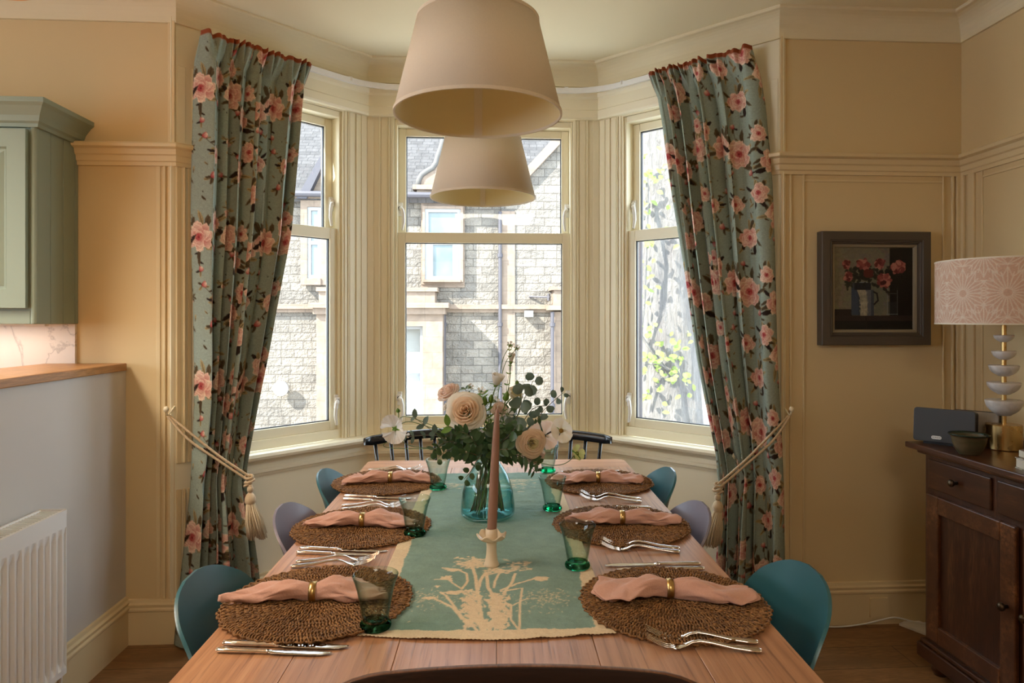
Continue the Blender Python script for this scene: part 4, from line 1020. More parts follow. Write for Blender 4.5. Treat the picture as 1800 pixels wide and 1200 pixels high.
# ---------------------------------------------------------------- chairs
M['teal'] = paint('teal_moulded_plastic', (0.028, 0.125, 0.155), 0.34, 0.01, 0.02, 60, spec=0.5)
M['mauve'] = paint('mauve_grey_moulded_plastic', (0.22, 0.205, 0.26), 0.36, 0.01, 0.02, 60, spec=0.5)
M['dowel'] = wood('pale_dowel', (0.35,0.2,0.1), (0.52,0.32,0.17), (0.62,0.42,0.25), (14, 14, 1.2))
def shell_mesh(m):
    "one-piece side-chair shell: faces +x, origin on the floor under the seat"
    prof = [(0.205, 0.415), (0.19, 0.432), (0.15, 0.438), (0.06, 0.428), (-0.04, 0.424), (-0.12, 0.432), (-0.165, 0.455), (-0.195, 0.50), (-0.212, 0.56), (-0.228, 0.64), (-0.243, 0.71), (-0.257, 0.755), (-0.266, 0.787), (-0.270, 0.803)]
    pp = smooth_path([(x, 0, z) for x, z in prof], 52); n = len(pp); L = [0]
    for a, b in zip(pp[:-1], pp[1:]): L.append(L[-1]+(b-a).length)
    tot = L[-1]; rows = []; Q = 33
    for i, p in enumerate(pp):
        t = L[i]/tot; u_end = (tot-L[i]); fr_ = L[i]
        w_ = np.interp(t, [0, 0.12, 0.35, 0.52, 0.62, 0.8, 1.0], [0.17, 0.215, 0.235, 0.222, 0.205, 0.202, 0.190])
        k = 0.16
        if u_end < k: w_ *= max(0.02, (1-(1-u_end/k)**2.3))**(1/2.3)
        if fr_ < 0.05: w_ *= (1-(1-fr_/0.05)**2*0.35)
        tg = (pp[min(i+1, n-1)]-pp[max(i-1, 0)]).normalized(); nn = Vector((tg.z, 0, -tg.x))   # front/up side
        cup = np.interp(t, [0, 0.1, 0.3, 0.5, 0.62, 0.8, 1.0], [0.0, 0.02, 0.05, 0.075, 0.085, 0.075, 0.045])
        row = []
        for j in range(Q):
            s_ = -1+2*j/(Q-1); y = w_*math.sin(s_*PI/2)*1.0; lift = cup*(abs(y)/0.22)**2.2
            roll = 0.0
            q = p + nn*(-lift if nn.z < 0 and nn.x < 0 else lift); 
            row.append((q.x, y, q.z))
        rows.append(row)
    mb = MB().grid(rows); me = mb.mesh('shell', m, True); return me
def shell_chair(color, key):
    T = thing('shell_chair', 'x', 'chair')
    o = link('shell', shell_mesh(M[color]), T)
    md = o.modifiers.new('thickness', 'SOLIDIFY'); md.thickness = 0.007; md.offset = 0; 
    md = o.modifiers.new('edge', 'BEVEL'); md.width = 0.003; md.segments = 3; md.limit_method = 'ANGLE'; md.angle_limit = 1.0
    for sx, sy in ((1, 1), (1, -1), (-1, 1), (-1, -1)):
        part('leg', MB().tube([(sx*0.13, sy*0.12, 0.405), (sx*0.20, sy*0.20, 0.0)], [0.015, 0.009], 12), M['dowel'], T, smooth=True)
    for q in (1, -1):
        part('wire_brace', MB().tube([(0.13, q*0.12, 0.39), (-0.16, -q*0.16, 0.2), (0.17, q*0.16, 0.2), (-0.13, -q*0.12, 0.39)], 0.004, 6), M['dark'], T)
    return T
def chair_at(px, py, Z):
    p = cam(px, py, Z); return (p.x, p.y)
seats = [('teal', 343, 1.47, 'L', 'teal shell chair at the near left of the table'), ('mauve', 496, 2.00, 'L', 'mauve grey shell chair in the middle of the left side'), ('teal', 566, 2.47, 'L', 'teal shell chair at the far left of the table'),
         ('teal', 1424, 1.50, 'R', 'teal shell chair at the near right of the table'), ('mauve', 1235, 2.02, 'R', 'mauve grey shell chair in the middle of the right side'), ('teal', 1179, 2.49, 'R', 'teal shell chair at the far right of the table')]
proto = {}
for col, px, Z, side, lab in seats:
    p = cam(px, 900, Z); sg = 1 if side == 'L' else -1
    rz = TRZ + (0 if side == 'L' else PI) + (0.05 if side == 'L' else -0.04)
    loc = (p.x+0.265*sg*math.cos(TRZ), p.y+0.265*sg*math.sin(TRZ), 0)
    if col not in proto:
        T = shell_chair(col, col); proto[col] = T; T.location = loc; T.rotation_euler = (0, 0, rz); T['label'] = lab
    else: T = dup(proto[col], loc, rz, lab)
    T['group'] = 'moulded shell chairs along the table'

# black spindle-back bench at the window end
M['black'] = paint('black_lacquer', (0.012, 0.014, 0.018), 0.22, 0, 0.02, 60, spec=0.6)
bc = cam(859, 762, 3.06)
T = thing('spindle_bench', 'black lacquered spindle-back bench at the window end of the table', 'bench', (bc.x, bc.y, 0), TRZ)
BW = 0.545
def by(x): return 0.13-0.17*(abs(x)/BW)**2.6
rows = []
for k in range(41):
    x = -BW+2*BW*k/40; y = by(x); zc = 0.822-0.012*(abs(x)/BW)**3; e = 1.0 if 0 < k < 40 else 0.75
    sec = [(-0.014, -0.019), (-0.016, 0.0), (-0.012, 0.017), (0.0, 0.021), (0.012, 0.017), (0.014, 0.0), (0.010, -0.019), (0.0, -0.022)]
    d = Vector((1, (by(x+0.01)-by(x-0.01))/0.02 if abs(x) < BW else (by(x)-by(x-0.01*np.sign(x)))/(0.01*np.sign(x)), 0)).normalized(); nrm = Vector((-d.y, d.x, 0))
    rows.append([(x+nrm.x*a*e, y+nrm.y*a*e, zc+b*e) for a, b in sec])
mb = MB().grid(rows, wrap=True); nq = len(sec); mb.f += [tuple(range(nq)), tuple(reversed(range(40*nq, 41*nq)))]; mb.mi += [0, 0]
part('crest_rail', mb, M['black'], T, smooth=True)
for k in range(17):
    x = -0.505+1.01*k/16
    part('spindle', MB().tube([(x, by(x), 0.812), (x*0.955, by(x)*0.9-0.015, 0.62), (x*0.92, by(x)*0.6-0.03, 0.45)], [0.0075, 0.0095, 0.0085], 10), M['black'], T, smooth=True)
part('seat', MB().b2(-0.53, 0.53, -0.34, 0.10, 0.425, 0.455), M['black'], T, bevel=0.01)
for sx in (-1, 1):
    for sy in (-0.30, 0.06): part('leg', MB().tube([(sx*0.44, sy, 0.43), (sx*0.49, sy*1.15, 0)], [0.018, 0.012], 12), M['black'], T, smooth=True)

# walnut chair at the near end, back towards us
M['walnut'] = wood('dark_walnut', (0.012,0.005,0.003), (0.025,0.010,0.005), (0.045,0.019,0.009), (1.5, 12, 12), 0.6, spec=0.2)
M['walnut_edge'] = wood('walnut_edge', (0.09,0.035,0.016), (0.16,0.07,0.033), (0.22,0.10,0.05), (12, 1.5, 12), 0.4)
wc = cam(910, 1180, 0.975)
T = thing('wooden_chair', 'dark walnut chair at the near end, its curved back towards the camera', 'chair', (wc.x, wc.y, 0), TRZ-0.02)
def wpanel(th):
    rows = []
    for k in range(29):
        a = -1+2*k/28; x = 0.30*a; y = 0.02-0.022*a*a
        ex = min(1, (1-abs(a))/0.36); topz = 0.846-0.055*(1-math.sqrt(max(0, 1-(1-ex)**2)))-0.012*a*a
        botz = 0.55+0.03*(1-math.sqrt(max(0, 1-(1-ex)**2)))
        rows.append([(x, y-0.02*(1-t)+0.0, botz+(topz-botz)*t) for t in [q/10 for q in range(11)]])
    return rows
o = part('backrest', MB().grid(wpanel(0)), [M['walnut'], M['walnut_edge']], T, smooth=True)
md = o.modifiers.new('thickness', 'SOLIDIFY'); md.thickness = 0.013; md.offset = 0; md.material_offset_rim = 1
md = o.modifiers.new('edge', 'BEVEL'); md.width = 0.003; md.segments = 2; md.limit_method = 'ANGLE'; md.angle_limit = 1.0
part('seat', MB().b2(-0.22, 0.22, -0.01, 0.40, 0.435, 0.46), M['walnut'], T, bevel=0.01)
for sx in (-1, 1):
    part('leg', MB().tube([(sx*0.17, 0.36, 0.44), (sx*0.20, 0.39, 0)], [0.018, 0.011], 12), M['walnut'], T, smooth=True)
    part('leg', MB().tube([(sx*0.185, 0.018, 0.62), (sx*0.175, 0.02, 0.44), (sx*0.20, -0.03, 0)], [0.011, 0.018, 0.011], 12), M['walnut'], T, smooth=True)

# ---------------------------------------------------------------- place settings
MATZ = TH+0.0005
tm = NT('seagrass_twine'); v = tm.coord((1,1,1)); n = tm.noise(v, 160, 3, 0.6); n2 = tm.noise(v, 22, 3)
c = tm.ramp(n, [(0.3, (0.07,0.030,0.010)), (0.5, (0.24,0.115,0.036)), (0.75, (0.43,0.235,0.085))]); c = tm.mix(1.0, c, tm.ramp(n2, [(0.3, (0.7,0.66,0.62)), (0.7, (1.1,1.05,1.0))]), 'MULTIPLY')
tm.link(c, tm.b.inputs['Base Color']); tm.set(tm.b, Roughness=0.75); tm.bump(tm.noise(v, 700, 2), 0.5, 0.001); M['seagrass'] = tm.m
def mat_mesh():
    r = random.Random(7); mb = MB(); R = 0.187
    mb.lathe([(0, 0.0), (R-0.012, 0.0), (R-0.012, 0.003), (0, 0.003)], n=64)
    k = 0; ringr = 0.008
    while ringr < R-0.004:
        edge = ringr > R-0.020; n = max(6, int(2*PI*ringr/0.0062)); ph = r.random()*6
        for i in range(n):
            a = 2*PI*i/n+ph+r.uniform(-0.25, 0.25)/n*2
            w_ = r.uniform(0.0042, 0.0058) if not edge else r.uniform(0.006, 0.009); lean = (0.5 if (k % 2) else -0.5)+r.uniform(-0.25, 0.25)
            rr = ringr+r.uniform(-0.0012, 0.0012)
            ca, sa = math.cos(a), math.sin(a); tx, ty = -sa, ca
            def pt(dr, dt, z): return (rr*ca+dr*ca+dt*tx, rr*sa+dr*sa+dt*ty, z)
            h = r.uniform(0.0055, 0.0085)
            pts = [pt(-w_, -lean*w_*0.7, 0.0022), pt(-w_*0.5, -lean*w_*0.3, h), pt(w_*0.5, lean*w_*0.3, h*r.uniform(0.85, 1.1)), pt(w_, lean*w_*0.7, 0.002)]
            mb.tube(pts, [0.0013, 0.0019, 0.0019, 0.0013], 5, cap=False)
        ringr += 0.0082 if not edge else 0.0075; k += 1
    n = 62
    for i in range(n):           # looped edge
        a = 2*PI*i/n; L = r.uniform(0.009, 0.014); ca, sa = math.cos(a), math.sin(a); tx, ty = -sa, ca; b = R-0.006
        for q in range(2):
            o = r.uniform(-0.002, 0.002); w_ = 0.0072+q*0.002
            pts = [((b+dr)*ca+(dt+o)*tx, (b+dr)*sa+(dt+o)*ty, z) for dr, dt, z in ((0, -w_, 0.003), (L*0.7, -w_*0.8, 0.006), (L, 0, 0.0045+q*0.002), (L*0.7, w_*0.8, 0.006), (0, w_, 0.003))]
            mb.tube(pts, 0.0019, 5, cap=False)
    return mb.mesh('placemat', M['seagrass'], True)
mat_me = mat_mesh()
settings = [  # name, mat px, glass px, napkin px + angle, words
    ('near left', (560, 1061), (660, 1107), (538, 1056), 0.06, 'L'), ('near right', (1183, 1061), (1015, 1000), (1184, 1050), -0.10, 'R'),
    ('middle left', (637, 928), (729, 943), (634, 925), 0.02, 'L'), ('middle right', (1091, 925), (971, 898), (1094, 921), -0.04, 'R'),
    ('far left', (680, 849), (770, 861), (684, 848), 0.0, 'L'), ('far right', (1053, 849), (963, 831), (1048, 848), -0.05, 'R')]
M['napkin'] = cloth('dusty_pink_linen', (0.62, 0.35, 0.27), 1200, 0.95, 0.10, 0.35, wrinkle=260)
M['brass'] = metal('brass', (0.62, 0.42, 0.17), 0.28)
def napkin_parts(seed, L):
    r = random.Random(seed); mb = MB(); NS, NT_ = 70, 84; s0 = 0.50+r.uniform(-0.03, 0.06); rows = []
    p1, p2, p3 = r.uniform(0, 6), r.uniform(0, 6), r.uniform(0, 6)
    we, wl_ = r.uniform(0.036, 0.043), r.uniform(0.040, 0.048)
    for i in range(NS+1):
        s_ = i/NS; row = []
        d = (s_-s0)/(s0 if s_ < s0 else 1-s0); ad = abs(d)
        base = 0.0165+((we if d < 0 else wl_)-0.0165)*(1-math.exp(-(ad*2.1)**1.6))
        ht = 0.0165+0.006*math.sin(min(1, ad*1.5)*PI)-0.003*ad
        for j in range(NT_+1):
            th = -0.9+2*PI*1.6*j/NT_+1.5*d*(1 if d > 0 else 0.8)
            f = 1-0.42*(j/NT_)*(0.3+0.7*min(1, ad*3))+0.16*min(1, ad*2)*math.exp(-(j/NT_)*14)
            fold = 1+min(1, ad*2.5)*(0.14*math.sin(2*th+p1+5*d)+0.10*math.sin(5*th+p2-7*d)+0.04*math.sin(11*th+p3+9*d))
            x = (s_-0.5)*L; endw = max(0, ad-0.72)/0.28
            x += math.copysign(1, d)*endw*(0.022*math.sin(th*1.1+p2)+0.008*math.sin(3*th+p1))*1.0
            y = base*f*fold*math.cos(th); z = ht*f*fold*math.sin(th)*(1-0.15*endw)
            crease = min(1, ad*3)*0.0022*math.sin(26*th/6.28+x*90+p3)
            z = z+ht*0.98+crease
            if endw > 0 and math.sin(th) > 0: z += endw*0.010*math.sin(th+p1)
            y += 0.008*(math.sin(d*2.2+p1)-math.sin(p1))
            row.append((x, y, max(0.0012, z)))
        rows.append(row)
    mb.grid(rows); return mb, (s0-0.5)*L
fold_words = {'near left': 'with a flared open end', 'near right': 'crossed into a loose bow', 'middle left': 'in a flat roll', 'middle right': 'in a plump roll', 'far left': 'twisted in the ring', 'far right': 'with two pointed tails'}
M['glassw'] = tinted_wall('pale_green_glass', (0.86, 0.92, 0.89), (0.20, 0.40, 0.31), 2.6); M['glassb'] = glass('deep_green_glass', (0.16, 0.62, 0.42))
def tumbler_mesh():
    H = 0.102; out = [(0.0, 0.0), (0.024, 0.0), (0.0285, 0.003), (0.0300, 0.0075), (0.0285, 0.012), (0.0245, 0.0145), (0.0240, 0.017)]
    wall_o = [(0.0252, 0.024), (0.0275, 0.036), (0.0305, 0.054), (0.0340, 0.072), (0.0385, 0.088), (0.0432, H)]
    wall_i = [(0.0420, H), (0.0370, 0.088), (0.0325, 0.072), (0.0290, 0.054), (0.0258, 0.036), (0.0228, 0.024), (0.017, 0.0165), (0.009, 0.0135), (0.0, 0.0125)]
    prof = out+wall_o+[(0.0428, H+0.0009)]+wall_i
    mb = MB(); mb.lathe(prof, n=48, close=False); m = len(prof)
    for k in range(len(mb.f)):
        z = sum(mb.v[i][2] for i in mb.f[k])/4
        mb.mi[k] = 1 if z < 0.0165 else 0
    mb.f.append
    return mb.mesh('tumbler', [M['glassw'], M['glassb']], True)
tum_me = tumbler_mesh()
mats_, n_set = [], 0
for si, (nm, mp, gp, npx, na, side) in enumerate(settings):
    p = tab(*mp); o = link('placemat', mat_me, loc=(p.x, p.y, MATZ+0.0003*si+(0.003 if si == 0 else 0.0)), rz=si*1.1)
    tag(o, 'round brown seagrass placemat at the '+nm+' place', 'placemat', 'seagrass placemats')
    p = tab(*gp); o = link('tumbler', tum_me, loc=(p.x, p.y, TH+0.0032), rz=si)
    tag(o, 'flared green-footed glass tumbler at the '+nm+' place', 'glass', 'green tumblers')
    p = tab(npx[0], npx[1], TH+0.008)
    L = 0.285 if si < 2 else 0.27
    T = thing('napkin', 'dusty pink linen napkin '+fold_words[nm]+' on the '+nm+' placemat', 'napkin', (p.x, p.y, TH+0.0085), TRZ+na+(PI if side == 'R' else 0), 'pink napkins'); T.location.z += 0.001
    mb, xr = napkin_parts(20+si*7, L)
    o = part('linen', mb, M['napkin'], T, smooth=True, solid=0.0016)
    mb = MB(); mb.lathe([(0.0185, -0.007), (0.0200, -0.007), (0.0203, 0), (0.0200, 0.007), (0.0185, 0.007), (0.0185, -0.007)], n=36, close=False)
    mb.xf(Matrix.Translation((xr, 0.0, 0.0175)) @ Matrix.Rotation(PI/2, 4, 'Y'))
    rg = link('napkin_ring', mb.mesh('napkin_ring', M['brass'], True)); rg.location = T.location; rg.rotation_euler = T.rotation_euler
    tag(rg, 'brass ring round the pink napkin at the '+nm+' place', 'napkin ring', 'brass napkin rings')

M['steel'] = metal('polished_steel', (0.78, 0.74, 0.70), 0.13)
def loft(mb, st_):
    "st_: list of (x, y, z, halfwidth, halfheight)"
    rows = []
    for (x, y, z, w_, h_) in st_:
        rows.append([(x, y+w_*math.cos(a), z+h_*math.sin(a)) for a in [2*PI*k/12 for k in range(12)]])
    n = len(rows); mb.grid(rows, wrap=True); b = mb.n-n*12; mb.f += [tuple(b+k for k in range(12)), tuple(b+(n-1)*12+k for k in reversed(range(12)))]; mb.mi += [0, 0]; return mb
def knife_proto():
    T = thing('table_knife', 'x', 'knife')
    h = [(0.0, 0, .0045, .0045, .0035), (0.006, 0, .005, .0072, .0045), (0.03, 0, .0052, .0075, .0045), (0.07, 0, .0048, .0062, .004), (0.095, 0, .0045, .0055, .004), (0.10, 0, .0045, .0062, .0045), (0.104, 0, .0045, .0045, .004)]
    part('handle', loft(MB(), h), M['steel'], T, smooth=True)
    b = [(0.104, 0, .0045, .0048, .0028), (0.112, 0, .004, .0085, .0012), (0.15, .0005, .0035, .0098, .001), (0.19, .001, .0032, .0095, .0009), (0.212, .002, .003, .0078, .0009), (0.224, .004, .003, .0045, .0008), (0.229, .006, .003, .0012, .0006)]
    part('blade', loft(MB(), b), M['steel'], T, smooth=True); return T
def fork_proto():
    T = thing('table_fork', 'x', 'fork')
    h = [(0.0, 0, .004, .005, .0028), (0.005, 0, .0045, .0085, .0036), (0.02, 0, .005, .0088, .0036), (0.05, 0, .007, .006, .0032), (0.085, 0, .0125, .0038, .003), (0.105, 0, .0145, .0033, .0028), (0.12, 0, .0115, .004, .0022), (0.132, 0, .0062, .0085, .0016), (0.142, 0, .0038, .0118, .0014), (0.15, 0, .0032, .0122, .0013)]
    part('handle', loft(MB(), h), M['steel'], T, smooth=True)
    mb = MB()
    for k in range(4):
        y = -0.0102+0.0068*k
        loft(mb, [(0.148, y, .0032, .0029, .0013), (0.165, y, .0050, .0020, .0012), (0.18, y, .0095, .0018, .0011), (0.194, y*0.97, .0165, .0014, .001), (0.200, y*0.95, .0195, .0006, .0006)])
    part('tines', mb, M['steel'], T, smooth=True); return T
K0, F0 = knife_proto(), fork_proto(); used = {'k': False, 'f': False}
def cut(kind, a, b, lab, z, s=1.0, dz=0.0):
    pa, pb = tab(a[0], a[1], TH+0.003), tab(b[0], b[1], TH+0.003); d = pb-pa; rz = math.atan2(d.y, d.x)
    src = K0 if kind == 'k' else F0
    if not used[kind]: used[kind] = True; o = src; o.location = (pa.x, pa.y, TH+0.0005+dz); o.rotation_euler = (0, 0, rz); o['label'] = lab
    else: o = dup(src, (pa.x, pa.y, TH+0.0005+dz), rz, lab)
    o.scale = (s, s, s); o['group'] = 'steel knives' if kind == 'k' else 'steel forks'
places = [('near left', ((393,1131),(617,1138)), ((381,1143),(587,1149)), ((520,988),(655,982)), ((511,996),(656,990))),
    ('middle left', ((527,964),(683,969)), ((521,971),(662,975)), ((601,889),(697,886)), ((600,895),(712,890))),
    ('far left', ((605,872),(727,876)), ((603,877),(708,881)), ((648,826),(727,824)), ((650,829),(735,827))),
    ('near right', ((1231,992),(1082,992)), ((1238,1000),(1066,999)), ((1332,1129),(1150,1118)), ((1338,1144),(1165,1134))),
    ('middle right', ((1143,893),(1025,891)), ((1146,898),(1016,896)), ((1195,964),(1062,955)), ((1195,970),(1076,964))),
    ('far right', ((1090,829),(1003,828)), ((1092,833),(1010,832)), ((1127,877),(1026,870)), ((1128,882),(1034,877)))]
for nm, k1, k2, f1, f2 in places:
    cut('k', *k1, 'longer steel table knife at the '+nm+' place', 0)
    cut('k', *k2, 'shorter steel knife on the near side at the '+nm+' place', 0, 0.9)
    cut('f', *f1, 'steel fork on the far side of the pair at the '+nm+' place', 0)
    cut('f', *f2, 'steel fork on the near side of the pair at the '+nm+' place', 0)

# ---------------------------------------------------------------- candle and holder
M['ceramic'] = paint('cream_ceramic', (0.72, 0.60, 0.44), 0.3, 0.03, 0.02, 40, spec=0.5)
p = tab(864, 996)
T = thing('candle_holder', 'cream ceramic candlestick with a ruffled cup on the runner', 'candle holder', (p.x, p.y, TH+0.003))
part('stem', MB().lathe([(0, 0), (0.0175, 0), (0.0185, 0.002), (0.0178, 0.006), (0.0150, 0.012), (0.0125, 0.030), (0.0118, 0.045), (0.0125, 0.055), (0.0165, 0.064), (0, 0.066)], n=32), M['ceramic'], T, smooth=True)
rows = []
for k in range(10):
    t = k/9; row = []
    for i in range(60):
        a = 2*PI*i/60; R = 0.012+0.022*t**0.8*(1+0.09*t*math.sin(6*a)); row.append((R*math.cos(a), R*math.sin(a), 0.060+0.014*t**1.4+0.0045*t*math.sin(6*a+0.6)))
    rows.append(row)
part('ruffled_cup', MB().grid(rows, wrap=True), M['ceramic'], T, smooth=True, solid=0.003)
part('socket', MB().lathe([(0.0128, 0.062), (0.0142, 0.064), (0.0142, 0.088), (0.0122, 0.089), (0.0122, 0.064)], n=28, close=False), M['ceramic'], T, smooth=True)
M['wax'] = paint('dusty_pink_wax', (0.29, 0.16, 0.115), 0.42, 0.01, 0.0)
T = thing('taper_candle', 'tall dusty pink taper candle standing in the ceramic holder', 'candle', (p.x, p.y, TH+0.069))
lean = Matrix.Rotation(0.045, 4, 'Y')
part('wax', MB().lathe([(0, 0), (0.0112, 0.0), (0.0115, 0.03), (0.0112, 0.10), (0.0100, 0.18), (0.0080, 0.25), (0.0058, 0.29), (0.0025, 0.305), (0, 0.307)], n=28).xf(lean), M['wax'], T, smooth=True)
part('wick', MB().tube([(0, 0, 0.305), (0.0005, 0, 0.311), (0.002, 0, 0.316)], 0.0008, 5).xf(lean), paint('white_wick', (0.75,0.72,0.65), 0.9), T)

# ---------------------------------------------------------------- pendant lamps
M['shade'] = cloth('cream_lampshade_linen', (0.86, 0.77, 0.62), 900, 0.95, 0.04, 0.15, trans=0.06, sheen=0.0)
M['lining'] = paint('cream_shade_lining', (0.84, 0.72, 0.42), 0.6, 0.01, 0.0)
def pendant(px, py, Z, lab):
    p = cam(px, py, Z); T = thing('pendant_lamp', lab, 'pendant lamp', p, 0, 'tapered pendant lamps')
    rb, rt, h = 0.200, 0.146, 0.222
    part('shade', MB().lathe([(rb, 0), (rt, h)], n=96, close=False), M['shade'], T, smooth=True, solid=0.001)
    part('lining', MB().lathe([(rb-0.0015, 0.001), (rt-0.0015, h-0.001)], n=96, close=False), M['lining'], T, smooth=True)
    for R, z in ((rb, 0), (rt, h)):
        mb = MB(); mb.lathe([(R-0.0025, z-0.0015), (R+0.0015, z-0.0015), (R+0.0015, z+0.006), (R-0.0025, z+0.006), (R-0.0025, z-0.0015)], n=96, close=False)
        part('rim', mb, M['shade'], T, smooth=False)
    w_ = 0.011; a = PI/2+YAW*0.0; q = []
    for t in (0.0, 1.0):
        R = (rb-0.003)*(1-t)+(rt-0.003)*t
        for s_ in (-1, 1): q.append((R*math.cos(PI/2+s_*w_/R), R*math.sin(PI/2+s_*w_/R), t*h))
    part('seam', MB().add(q, [(0, 1, 3, 2)]), M['shade'], T, solid=0.0008)
    mb = MB(); zc = h-0.02
    for k in range(3):
        a = k*2*PI/3+0.5; mb.tube([(0.02*math.cos(a), 0.02*math.sin(a), zc), (rt*0.97*math.cos(a), rt*0.97*math.sin(a), h-0.003)], 0.0018, 6)
    part('spider_frame', mb, M['white'], T)
    part('lamp_holder', MB().lathe([(0, 0.045), (0.019, 0.045), (0.019, 0.0), (0.021, -0.005), (0.021, -0.035), (0, -0.035)], (0, 0, zc), 20), M['white'], T, smooth=False)
    part('bulb', MB().lathe([(0.0, -0.115), (0.015, -0.112), (0.028, -0.095), (0.030, -0.08), (0.022, -0.055), (0.013, -0.04), (0.013, -0.03)], (0, 0, zc), 20), paint('frosted_bulb', (0.8,0.8,0.78), 0.4), T, smooth=True)
    part('cord', MB().tube([(0, 0, zc+0.04), (0, 0, CEIL-p.z-0.02)], 0.003, 8), M['dark'], T, smooth=True)
    part('ceiling_rose', MB().lathe([(0.012, -0.04), (0.03, -0.03), (0.045, -0.005), (0.045, 0.0), (0, 0)], (0, 0, CEIL-p.z), 24), M['white'], T, smooth=True)
pendant(840.5, 203, 1.64, 'nearest cream tapered pendant shade hanging over the table')
pendant(849, 348, 2.61, 'farther cream tapered pendant shade nearer the bay window')

# ---------------------------------------------------------------- sideboard and what stands on it
M['mahog'] = wood('dark_stained_hardwood', (0.022,0.007,0.003), (0.075,0.026,0.010), (0.19,0.075,0.028), (9, 1.2, 9), 0.30, spec=0.5, bump=0.12)
M['mahogv'] = wood('dark_stained_uprights', (0.018,0.006,0.003), (0.06,0.021,0.009), (0.16,0.062,0.024), (9, 9, 1.2), 0.33, spec=0.5, bump=0.12)
M['mahogd'] = wood('reddish_door_rails', (0.03,0.010,0.004), (0.10,0.036,0.014), (0.24,0.095,0.036), (9, 5, 5), 0.32, spec=0.5, bump=0.12)
M['bronze'] = metal('aged_bronze', (0.10, 0.07, 0.045), 0.4)
sx, sy1, sLn, sz = 1.72, 2.54, 1.42, 0.87
T = thing('sideboard', 'dark stained wooden sideboard with drawers over panelled doors', 'sideboard', ((sx+2.13)/2, sy1-sLn/2, 0))
y0 = sy1-sLn
part('body', MB().b2(sx+0.004, 2.13, y0, sy1, 0.10, sz-0.03), M['mahogv'], T, bevel=0.003, world=True)
mb = MB(); mb.b2(sx-0.05, 2.15, y0-0.05, sy1+0.045, sz-0.022, sz); part('top', mb, M['mahog'], T, bevel=0.004, world=True)
mb = MB(); mb.b2(sx-0.02, 2.14, y0-0.02, sy1+0.02, sz-0.04, sz-0.022); part('top_moulding', mb, M['mahog'], T, bevel=0.008, seg=3, world=True)
mb = MB(); mb.b2(sx-0.02, 2.14, y0-0.02, sy1+0.02, 0.045, 0.10); mb.b2(sx-0.012, 2.135, y0-0.012, sy1+0.012, 0.10, 0.118); part('plinth', mb, M['mahog'], T, bevel=0.006, seg=3, world=True)
for yy in (y0+0.04, sy1-0.05):
    for xx in (sx+0.03, 2.08): part('foot', MB().lathe([(0.0, 0), (0.022, 0), (0.032, 0.02), (0.03, 0.045), (0, 0.045)], (xx, yy, 0), 16), M['mahog'], T, smooth=True, world=True)
knob = lambda x, y, z: MB().lathe([(0.0, 0), (0.006, 0.0), (0.006, 0.012), (0.013, 0.018), (0.014, 0.025), (0.009, 0.031), (0, 0.032)], n=18).xf(Matrix.Translation((x, y, z)) @ Matrix.Rotation(-PI/2, 4, 'Y'))
def sub(p, name, mb, m, **k):
    o = part(name, mb, m, p, **k); o.location = -Vector(T.location); return o
nd = 4; gap = 0.03; dw = (sLn-gap*(nd+1))/nd
for k in range(nd):
    a = sy1-gap-k*(dw+gap); mb = MB(); mb.b2(sx-0.006, sx+0.006, a-dw, a, 0.705, 0.815)
    d_ = part('drawer', mb, M['mahog'], T, bevel=0.004, world=True); sub(d_, 'knob', knob(sx-0.006, a-dw/2, 0.76), M['bronze'], smooth=True)
ndo = 3; dw = (sLn-gap*(ndo+1))/ndo
for k in range(ndo):
    a = sy1-gap-k*(dw+gap); b = a-dw; mb = MB(); f_ = 0.065; zb_, zt_ = 0.135, 0.685
    mb.b2(sx-0.014, sx+0.003, b, b+f_, zb_, zt_); mb.b2(sx-0.014, sx+0.003, a-f_, a, zb_, zt_)
    mb.b2(sx-0.014, sx+0.003, b+f_, a-f_, zt_-f_, zt_); mb.b2(sx-0.014, sx+0.003, b+f_, a-f_, zb_, zb_+f_)
    d_ = part('door', mb, M['mahogd'], T, bevel=0.004, world=True)
    mb = MB(); mb.b2(sx-0.001, sx+0.0035, b+f_-0.004, a-f_+0.004, zb_+f_-0.004, zt_-f_+0.004); sub(d_, 'panel', mb, M['mahogv'])
    sub(d_, 'knob', knob(sx-0.014, (b+0.03) if k != 1 else (a-0.03), 0.42), M['bronze'], smooth=True)

# table lamp: stacked marble bowls on a brass stem
lz = sz; lx, ly = 1.934, 2.406
M['shadepink'] = None
T = thing('table_lamp', 'table lamp with patterned pale pink drum shade and stacked marble bowls on brass', 'table lamp', (lx, ly, lz))
M['marb2'] = NT('grey_white_marble'); tm = M['marb2']; n = tm.noise(tm.coord(), 14, 6, 0.6, 1.5)
tm.link(tm.ramp(n, [(0.3, (0.42,0.39,0.36)), (0.5, (0.62,0.58,0.54)), (0.8, (0.68,0.64,0.60))]), tm.b.inputs['Base Color']); tm.set(tm.b, Roughness=0.3); M['marb2'] = tm.m
def lzpx(py): return 0.0
part('base', MB().lathe([(0, 0), (0.056, 0), (0.058, 0.002), (0.058, 0.089), (0.056, 0.092), (0, 0.092)], n=48), M['brass'], T, smooth=False, bevel=0.001)
dz = (HC-lz); Zl = 2.52; zz = lambda py: dz+(CY-py)*Zl/FPX   # heights on the lamp, above the sideboard top
part('stem', MB().lathe([(0, 0.09), (0.0085, 0.09), (0.0085, zz(572)), (0.006, zz(572)), (0.006, zz(540)), (0, zz(540))], n=24), M['brass'], T, smooth=False)
